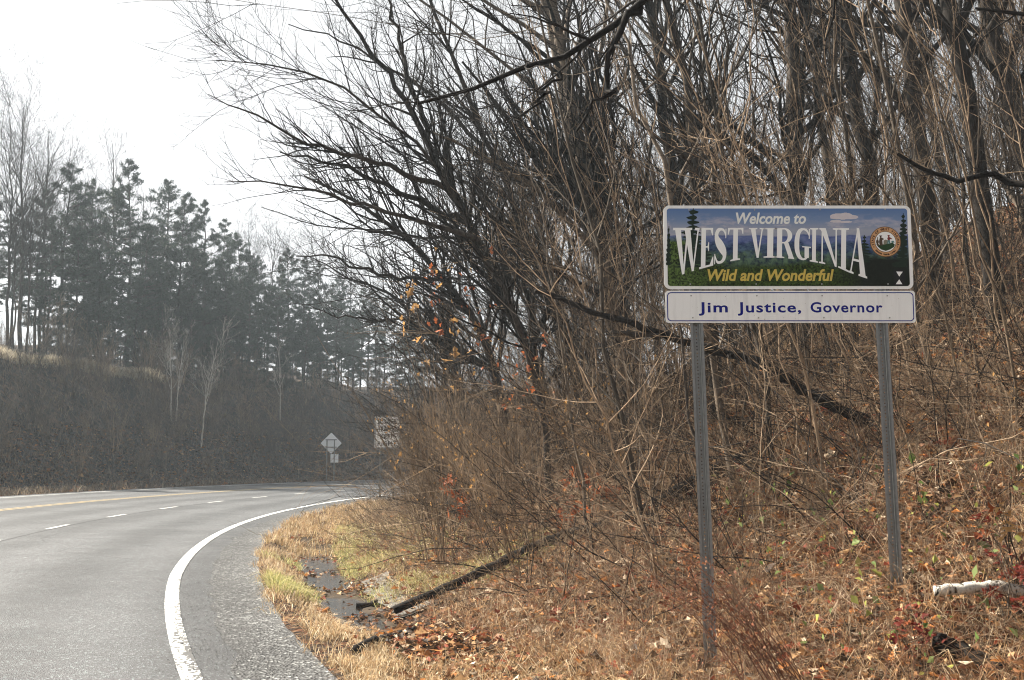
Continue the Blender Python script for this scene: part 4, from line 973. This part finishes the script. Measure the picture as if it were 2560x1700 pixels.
log('fallen_log', [pix(2335, 1478, Yb), pix(2420, 1466, Yb), pix(2500, 1468, Yb - .02), pix(2640, 1490, Yb - .05)], .034, .042, M['bark_blotch'], 'pale barked log lying in the undergrowth right of the sign', rough=.05, k=18)
h1 = hit(2450, 1680); Yc = h1[1]
log('fallen_log', [pix(2340, 1605, Yc + .2), pix(2450, 1660, Yc), pix(2600, 1730, Yc - .2)], .06, .075, M['bark_rot'], 'dark mossy log sunk in leaves below the pale log', rough=.07)
b6 = hit(2180, 1060)
FY = b6[1]
o = log('fallen_tree', [b6 + [.2, .1, -.1], pix(2010, 975, FY - .3), pix(1900, 905, FY - .45), pix(1780, 875, FY - .6), pix(1660, 838, FY - .8), pix(1560, 800, FY - .9), pix(1480, 782, FY - .95), pix(1400, 742, FY - 1.0), pix(1340, 728, FY - 1.05)], .070, .022, M['bark_dark'], 'dead leaning trunk propped in the saplings behind the sign', 'tree', k=48, rough=.2)
obj('limb_stub', log_mesh([pix(1650, 840, FY - .8), pix(1600, 838, FY - 1.0), pix(1530, 830, FY - 1.2)], .035, .02, 10, rough=.25), M['bark_dark'], o)
P, R = spine([pix(1900, 905, FY - .45), pix(1660, 838, FY - .8), pix(1480, 782, FY - .95)], .03, .02, 10); P1, R1 = grow(P, R, 14, .05, .95, .35, 55, 7, (0, 0, .1), .3, .2, .45, .004, .3)
obj('limbs', mesh_np('limbs', *tubes(P1, R1, 5), smooth=True), M['bark_dark'], o)['kind'] = 'stuff'
lie2 = lie(915, 1525, .04)
log('wood_chunk', [lie2 + [-.12, 0, 0], lie2, lie2 + [.12, .1, .04]], .045, .03, M['bark_rot'], 'small black chunk of wood on the concrete side of the ditch', 'wood', k=8, rough=.3)

# ------------------------------------------------------------------ ground cover
def scatter(n, s0, s1, t0, t1, d0=8.0, p=1.6, ymin=5.0, dens=None):
    out = []
    got = 0
    while got < n:
        k = n * 3
        s = RNG.uniform(s0, s1, k); th = np.radians(RNG.uniform(t0, t1, k)); X, Y = polar(s, th); d = np.hypot(X, Y)
        ok = (Y > ymin) & (RNG.random(k) < np.minimum(1, (d0 / d) ** p))
        px = W0 / 2 + F * X / np.maximum(Y, 1); ok &= (px > -300) & (px < W0 + 350)
        if dens is not None: ok &= RNG.random(k) < dens(X, Y, s)
        out.append(np.stack([X[ok], Y[ok]], 1)); got += int(ok.sum())
        if len(out) > 60: break
    q = np.concatenate(out)[:n]; return q[:, 0], q[:, 1]
LC = [(.46, .29, .15), (.17, .08, .038), (.58, .46, .33), (.42, .17, .05), (.20, .05, .025), (.045, .028, .017), (.28, .15, .07)]
def litter(name, n, s0, s1, t0, t1, size, lift, w, lobed, **kw):
    X, Y = scatter(n, s0, s1, t0, t1, **kw); Z = ground(X, Y) + np.abs(RNG.normal(0, lift, len(X))) + .012
    me = leaf_cloud(np.stack([X, Y, Z], 1), size, palette(len(X), LC, w), True, lobed, name)
    return tag(obj(name, me, M['litter']), kind='stuff')
litter('leaf_litter', 30000, -12, -2.7, 180, 207, .066, .05, (4, 7, 1.6, 2.5, 4, 6, 4), True, d0=8, p=1.8, dens=lambda X, Y, s: np.clip(.55 + 1.0 * wob(X, Y, 1.7, 81), .12, 1))
litter('leaf_litter', 42000, -26, -3.2, 150, 205, .085, .06, (4, 6, 3, 4, 3, 5, 3), False, d0=16, p=1.3, dens=lambda X, Y, s: np.clip(.55 + 1.0 * wob(X, Y, 1.4, 82), .12, 1))
dam = lambda X, Y, s: np.clip(0.12 + 1.2 * (np.interp(np.degrees(th_of(X, Y)) % 1.9, [0, .5, .9, 1.9], [1, 1, 0, 0])) * 1.0, 0, 1) * np.where(s > -1.95, .8, 1)
litter('ditch_leaves', 3000, -2.65, -1.55, 186, 206, .07, .03, (2, 7, 2, 1, 3, 8, 3), True, d0=9, p=1.2, dens=dam)
litter('leaf_litter', 5000, -3.4, -1.75, 197, 208, .07, .04, (4, 7, 2, 2, 3, 6, 4), True, d0=8, p=1.5)
litter('slope_leaves', 16000, 12.2, 17, 150, 192, .16, .03, (1, 6, 0, 1, 0, 8, 2), False, d0=50, p=1.0, ymin=20)

def blades(name, X, Y, hlo, hhi, wid, lean, cols, base=0.0, m=None):
    n = len(X); B = np.stack([X, Y, ground(X, Y) - .01 + base], 1); h = RNG.uniform(hlo, hhi, n)[:, None]
    a = RNG.uniform(0, 2 * math.pi, n); d = np.stack([np.cos(a), np.sin(a), 0 * a], 1); l = np.abs(RNG.normal(lean, lean * .5, n))[:, None]
    side = np.stack([-np.sin(a), np.cos(a), 0 * a], 1); tw = RNG.uniform(0, 2 * math.pi, n); side = np.stack([np.cos(tw), np.sin(tw), 0 * a], 1) * (wid * RNG.uniform(.6, 1.3, n))[:, None]
    up = np.array([0, 0, 1.0]); mid = B + up * h * .6 + d * h * l * .35; tip = B + up * h * np.clip(1 - l * .45, .1, 1) + d * h * l
    v = np.stack([B - side, B + side, mid + side * .7, mid - side * .7, tip], 1).reshape(-1, 3)
    i = (np.arange(n) * 5)[:, None]; q = i + np.array([[0, 1, 2, 3]]); t = i + np.array([[3, 2, 4]])
    me = mesh_np(name, v, [q, t], col=np.repeat(cols, 5, 0)); return tag(obj(name, me, m or M['grass']), kind='stuff')
DRY = [(.50, .37, .22), (.38, .25, .13), (.60, .50, .35), (.24, .15, .08), (.34, .26, .13)]
GRN = [(.42, .38, .15), (.28, .29, .10), (.54, .47, .24), (.19, .21, .07)]
edge = lambda X, Y, s: np.clip((-s - 1.02 + .2 * wob(X, Y, 2.6, 61)) / .12, 0, 1) * np.clip(.5 + 1.3 * wob(X, Y, 5.0, 64), .08, 1)
X, Y = scatter(15000, -1.72, -.92, 184, 207, d0=8, p=1.3, dens=edge); blades('verge_grass', X, Y, .03, .18, .0032, 1.0, palette(len(X), DRY, (5, 5, 3, 3, 1)))
X, Y = scatter(9000, -2.6, -1.0, 174, 190, d0=20, p=1.0, dens=edge); blades('verge_grass', X, Y, .06, .28, .006, .8, palette(len(X), DRY, (4, 5, 1, 5, 3)))
PC = [(hit(x, y), r) for x, y, r in ((880, 1370, 1.6), (960, 1400, 1.0), (1110, 1455, .75), (1270, 1400, .6), (840, 1330, 1.6))]
patch = lambda X, Y, s: np.clip(sum(np.exp(-((X - p[0]) ** 2 + (Y - p[1]) ** 2) / r ** 2) for p, r in PC), 0, 1)
X, Y = scatter(16000, -4.6, -2.35, 180, 202, d0=11, p=1.4, dens=patch); blades('green_grass', X, Y, .06, .22, .0034, 1.1, palette(len(X), GRN, (4, 3, 4, 2)))
X, Y = scatter(2600, -1.75, -1.15, 188, 196, d0=14, p=1, dens=lambda X, Y, s: np.clip((wob(X, Y, 1.6, 63) - .1) * 4, 0, 1)); blades('green_grass', X, Y, .06, .22, .004, .9, palette(len(X), GRN, (4, 3, 4, 2)))
X, Y = scatter(46000, -9.0, -2.6, 184, 208, d0=8, p=1.9); blades('dead_grass', X, Y, .06, .34, .0026, 1.3, palette(len(X), [(.36, .23, .12), (.22, .12, .065), (.56, .44, .29), (.12, .065, .038)], (4, 5, 3, 5)))
X, Y = scatter(7000, -3.4, -1.7, 199, 208, d0=8, p=1.5); blades('dead_grass', X, Y, .05, .26, .0028, 1.2, palette(len(X), DRY, (4, 5, 2, 5, 1)))
X, Y = scatter(16000, -14, -2.6, 168, 190, d0=16, p=1.3); blades('dead_grass', X, Y, .12, .5, .004, 1.0, palette(len(X), DRY, (4, 5, 3, 5, 2)))
X, Y = scatter(20000, 11.9, 21, 150, 192, d0=50, p=1.0, ymin=20); blades('slope_grass', X, Y, .15, .6, .012, .9, palette(len(X), [(.16, .12, .08), (.28, .22, .15), (.09, .07, .05)], (3, 2, 3)))
X, Y = scatter(6000, 20.2, 21.8, 160, 192, d0=60, p=.5, ymin=20); blades('bench_grass', X, Y, .3, .8, .016, .8, palette(len(X), [(.45, .40, .30), (.55, .48, .36)], (1, 1)))

def tangle(name, n, s0, s1, t0, t1, L, r, m, nsub, d0, p, up=(.15, 1.0), sag=-.5, ymin=6.5):
    X, Y = scatter(n, s0, s1, t0, t1, d0=d0, p=p, ymin=ymin); n = len(X)
    a = RNG.uniform(0, 2 * math.pi, n); el = np.arcsin(RNG.uniform(up[0], up[1], n)); k = 6
    D = np.stack([np.cos(a) * np.cos(el) - .25, np.sin(a) * np.cos(el), np.sin(el)], 1); cur = np.stack([X, Y, ground(X, Y) - .03], 1)
    ln = L * RNG.uniform(.4, 1.3, n); P = np.empty((n, k, 3)); P[:, 0] = cur
    for j in range(1, k):
        D = norm(D + np.array([0, 0, sag / k]) + RNG.normal(size=(n, 3)) * .12); cur = cur + D * (ln / (k - 1))[:, None]; P[:, j] = cur
    R = (r * RNG.uniform(.6, 1.4, n))[:, None] * np.linspace(1, .4, k)[None]
    P1, R1 = grow(P, R, nsub, .2, 1, .4, 40, 4, (0, 0, .3), .4, .15, .65, r * .45, .5)
    return tag(obj(name, mesh_np(name, *join([tubes(P, R, 4), tubes(P1, R1, 3)]), smooth=True), m), kind='stuff')
tangle('dead_weeds', 9000, -9, -2.7, 184, 208, .5, .0022, M['twig_tan'], 14000, 8, 1.8)
tangle('dead_weeds', 2600, -8, -3.0, 186, 208, .5, .0020, M['stem_red'], 6000, 8, 1.5)
tangle('undergrowth', 2600, -16, -3.6, 176, 206, 1.3, .0042, M['twig_tan'], 6000, 13, 1.4, sag=-.2, ymin=9)
tangle('undergrowth', 2200, -16, -3.6, 176, 206, 1.5, .0050, M['twig_dark'], 5000, 13, 1.4, sag=-.3, ymin=9)
tangle('undergrowth', 2400, -9, -2.9, 172, 193, 1.2, .004, M['twig_tan'], 3600, 20, 1.2, sag=-.1)

tangle('vine_tangle', 500, -14, -4.0, 178, 205, 3.4, .0055, M['twig_dark'], 2600, 15, 1.0, up=(.3, .9), sag=-.6, ymin=10)
tangle('vine_tangle', 260, -12, -3.6, 178, 205, 2.8, .0045, M['twig_tan'], 2200, 14, 1.0, up=(.3, .9), sag=-.6, ymin=9.5)
for k in range(46):
    for _ in range(50):
        s = -rnd(3.9, 9.5); th = math.radians(rnd(192, 204)); X, Y = polar(s, th)
        px, py = to_px(X, Y, float(ground(X, Y)))
        if 8.5 < Y < 14 and 1500 < px < 2800: break
    put_tree('bare_bush', shr[k % 5 if k % 2 else 0], ('stems', 'twigs', 'leaves'), (X, Y, float(ground(X, Y))), rnd(-3, 3), rnd(.28, .5), 'low twiggy leafless bush on the leafy slope around the sign posts', 'bush', 'low bushes around the sign posts')
for i, (px, Yt, r) in enumerate(((2360, 17, .15), (2500, 14.5, .13), (2230, 22, .17), (1760, 23, .14), (2620, 18, .2))):
    bb = ground_pt(px, Yt); tp_ = [bb, bb + [-.1, 0, 2], bb + [-.35 - .1 * i, 0, 5], bb + [-.7 - .3 * (i % 2), .1, 9], bb + [-1.2, 0, 13]]
    spec_tree('bare_tree', [(tp_, r, r * .5)], 30, 130, 240, M['bark_dark'], M['twig_dark'], ('dark thick trunk on the slope a little uphill of the right post', 'dark trunk standing close behind the pale log and red oak leaves', 'very thick dark trunk behind the emblem end of the welcome sign', 'dark trunk showing between the two sign posts', 'massive dark trunk far up the slope past the red oak leaves')[i])

# arching reddish weeds in front of the left post
ab = pix(1990, 1760, 6.5); ab[2] = float(ground(ab[0], ab[1]))
A = empty('arching_weed', ab); tag(A, 'arching clump of thin reddish weed stems crossing the left post', 'weed')
Ps, Rs = [], []
for i in range(25):
    t = pix(rnd(1500, 1740), rnd(1285, 1440), rnd(6.9, 7.5)) - ab; b_ = np.array([rnd(-.25, .25), rnd(-.15, .2), -.1]); b_[2] = float(ground(ab[0] + b_[0], ab[1] + b_[1])) - ab[2] - .05
    f = rnd(.75, 1.0); p, r = spine([b_, b_ * .7 + t * .3 + [.06, 0, .16], b_ * .3 + t * .7 + [.02, 0, .14], b_ * (1 - f) + t * f], .0042, .0012, 10, .006); Ps.append(p); Rs.append(r)
P = np.concatenate(Ps); R = np.concatenate(Rs)
obj('stems', mesh_np('stems', *tubes(P, R, 4), smooth=True), M['stem_red'], A)
P1, R1 = grow(P, R, 420, .35, 1, .16, 38, 4, (-.3, 0, .1), .3, .14, .6, .0011, .5)
o = obj('twigs', mesh_np('twigs', *tubes(P1, R1, 3), smooth=True), M['stem_red'], A); o['kind'] = 'stuff'
Q = P1[:, 1:].reshape(-1, 3); o = obj('leaves', leaf_cloud(Q[RNG.integers(0, len(Q), 800)], .018, palette(800, [(.22, .08, .04), (.30, .14, .07), (.12, .05, .03)], (2, 2, 2)), False, False), M['litter'], A); o['kind'] = 'stuff'

# oak sprouts that kept their leaves
OAK = np.array([(0, 0, 0), (.05, .12, .0), (.22, .20, .03), (.14, .30, .0), (.38, .42, .06), (.19, .52, .0), (.34, .70, .05), (.14, .74, .0), (.12, .92, .02), (0, 1.0, -.05)])
def oak_leaf(curl):
    half = OAK.copy(); left = half[1:-1] * [-1, 1, 1]; v = np.concatenate([half, left[::-1], [[0, .3, -.02], [0, .6, -.03]]]); v[:, 2] = v[:, 2] * curl - .12 * curl * v[:, 1] ** 2
    k = 18; f = [(i, (i + 1) % k, 18 if v[i, 1] < .45 else 19) for i in range(k)]
    return mesh_np('leaf', v, np.array(f))
def oak_sprout(px, py, Y, nleaf, rad, size, mats, label, separate, name='oak_sprout', lift=None):
    c = pix(px, py, Y); g0 = np.array([c[0] + .1, Y + .1, float(ground(c[0] + .1, Y + .1))]); e = empty(name, g0); tag(e, label, 'sapling')
    cc_ = c - g0; Ps, Rs = [], []
    for i in range(5):
        t = cc_ + RNG.normal(size=3) * rad * [.7, .5, .8]; p, r = spine([(0, 0, -.1), cc_ * .5 + RNG.normal(size=3) * .05, t], .006, .0015, 8, .008); Ps.append(p); Rs.append(r)
    P = np.concatenate(Ps); R = np.concatenate(Rs); P1, R1 = grow(P, R, 26, .4, 1, .3, 40, 4, (0, 0, .2), .3, .1, .6, .0015, .5)
    obj('stems', mesh_np('stems', *join([tubes(P, R, 5), tubes(P1, R1, 3)]), smooth=True), M['bark_grey'], e)
    Q = np.concatenate([P1[:, 1:].reshape(-1, 3), P[:, 5:].reshape(-1, 3)]); Q = Q[np.linalg.norm((Q - cc_) / np.array([1, 1, 1.5]), axis=1) < rad * 1.5]
    if len(Q) < 5: Q = cc_ + RNG.normal(size=(60, 3)) * rad * .6
    Q = Q[RNG.integers(0, len(Q), nleaf)] + RNG.normal(size=(nleaf, 3)) * .03
    if separate:
        lm = [oak_leaf(c_) for c_ in (1.0, 2.0, -1.0, 3.0)]
        for i, l in enumerate(lm): l.materials.append(mats[i % len(mats)])
        for i in range(nleaf):
            o = obj('leaf', lm[i % 4], None, e); o.location = Q[i]; o.rotation_euler = (rnd(1.2, 2.4) + math.pi * .5, rnd(-.7, .7), rnd(-1.2, 1.2)); o.scale = (size * rnd(.7, 1.25),) * 3
    else:
        me = leaf_cloud(Q, size, None); me.materials.append(mats[0]); o = obj('leaves', me, None, e); o['kind'] = 'stuff'
    return e
oak_sprout(2490, 1380, 7.0, 46, .22, .105, [M['leaf_red'], M['leaf_red'], M['leaf_rust'], M['leaf_red']], 'oak sprout with dark red leaves above the pale log', True)
oak_sprout(2265, 1530, 6.9, 34, .16, .085, [M['leaf_red'], M['leaf_red'], M['leaf_red'], M['leaf_rust']], 'oak sprout with dark red leaves below the right post', True)
p_ = hit(1165, 1330); oak_sprout(1165, 1255, p_[1] - .6, 90, .30, .10, [M['leaf_orange']], 'oak sprout with a dense bunch of orange leaves in the roadside brush', False)
p_ = hit(1500, 1290); oak_sprout(1500, 1215, p_[1], 60, .32, .10, [M['leaf_orange']], 'thin oak sprout with scattered orange leaves left of the left post', False)
p_ = hit(1450, 1330); oak_sprout(1440, 1300, p_[1], 40, .25, .09, [M['leaf_orange']], 'low oak sprout with orange leaves beside the long fallen limb', False)
oak_sprout(1130, 745, 19, 55, .7, .11, [M['leaf_tan']], 'tall sprout with faded orange leaves high in the brush under the leaning tree', False)
oak_sprout(1320, 890, 17, 40, .5, .10, [M['leaf_orange']], 'tall sprout with a few orange leaves amid the saplings', False)
oak_sprout(1150, 690, 20, 40, .6, .11, [M['leaf_orange']], 'sprout with pale orange leaves just above the faded one', False)
oak_sprout(2520, 1270, 7.3, 8, .10, .12, [M['leaf_tan'], M['leaf_tan'], M['leaf_tan'], M['leaf_orange']], 'sprig with large pale tan leaves at the top of the red oak sprout', True)
# green leaves of a trailing vine
X, Y = scatter(420, -6.2, -3.9, 196, 208, d0=8, p=1.5); keep = X > 1.9; X, Y = X[keep], Y[keep]
Z = ground(X, Y) + RNG.uniform(.05, .45, len(X)); me = leaf_cloud(np.stack([X, Y, Z], 1), .055, palette(len(X), [(.10, .15, .04), (.30, .30, .08), (.16, .20, .07)], (3, 2, 2)), False, False, 'vine_leaves')
tag(obj('vine_leaves', me, M['grass']), kind='stuff')
# grit on the shoulder
n_g = 16000
th = np.radians(RNG.uniform(184, 208, n_g)); s = -.62 + RNG.normal(0, .36, n_g); X, Y = polar(s, th)
ok = (s > -1.15) & (s < .35) & (RNG.random(n_g) < np.minimum(1, (9 / np.hypot(X, Y)) ** 1.2)) & (Y > 4); X, Y, s = X[ok], Y[ok], s[ok]
oc = np.array([(1, 0, 0), (0, 1, 0), (-1, 0, 0), (0, -1, 0), (0, 0, .8), (0, 0, -.8)], float); of = np.array([(0, 1, 4), (1, 2, 4), (2, 3, 4), (3, 0, 4), (1, 0, 5), (2, 1, 5), (3, 2, 5), (0, 3, 5)])
sz = RNG.uniform(.002, .0065, len(X)); c = np.stack([X, Y, np.where(s > 0, s * BANK, s * .03) + .006 + sz * .3], 1)
v = np.einsum('nij,nkj->nki', rot_mats(len(X), False), oc[None] * sz[:, None, None] * RNG.uniform(.6, 1.3, (len(X), 1, 3))) + c[:, None]
me = mesh_np('road_grit', v.reshape(-1, 3), (of[None] + (np.arange(len(X)) * 6)[:, None, None]).reshape(-1, 3), col=np.repeat(palette(len(X), [(.08, .08, .08), (.14, .14, .135), (.28, .27, .25)], (3, 3, 1)), 6, 0))
mg, n, b = mat('grit'); a = N(n, 'ShaderNodeAttribute', attribute_name='Col'); n.links.new(a.outputs['Color'], b.inputs['Base Color']); b.inputs['Roughness'].default_value = .7
tag(obj('road_grit', me, mg), kind='stuff')

# ------------------------------------------------------------------ haze in the valley
bm = bmesh.new(); bmesh.ops.create_cube(bm, size=1.0); me = bpy.data.meshes.new('haze'); bm.to_mesh(me); bm.free()
hz = bpy.data.objects.new('haze', me); link(hz); hz.location = (72, 34, 20); hz.scale = (660, 660, 46); tag(hz, kind='stuff')
m = bpy.data.materials.new('haze'); m.use_nodes = True; n = m.node_tree; n.nodes.clear()
out = N(n, 'ShaderNodeOutputMaterial'); vol = N(n, 'ShaderNodeVolumePrincipled'); vol.inputs['Color'].default_value = (.78, .9, 1, 1)
vol.inputs['Density'].default_value = .0007; vol.inputs['Anisotropy'].default_value = .2
n.links.new(vol.outputs[0], out.inputs['Volume']); me.materials.append(m)
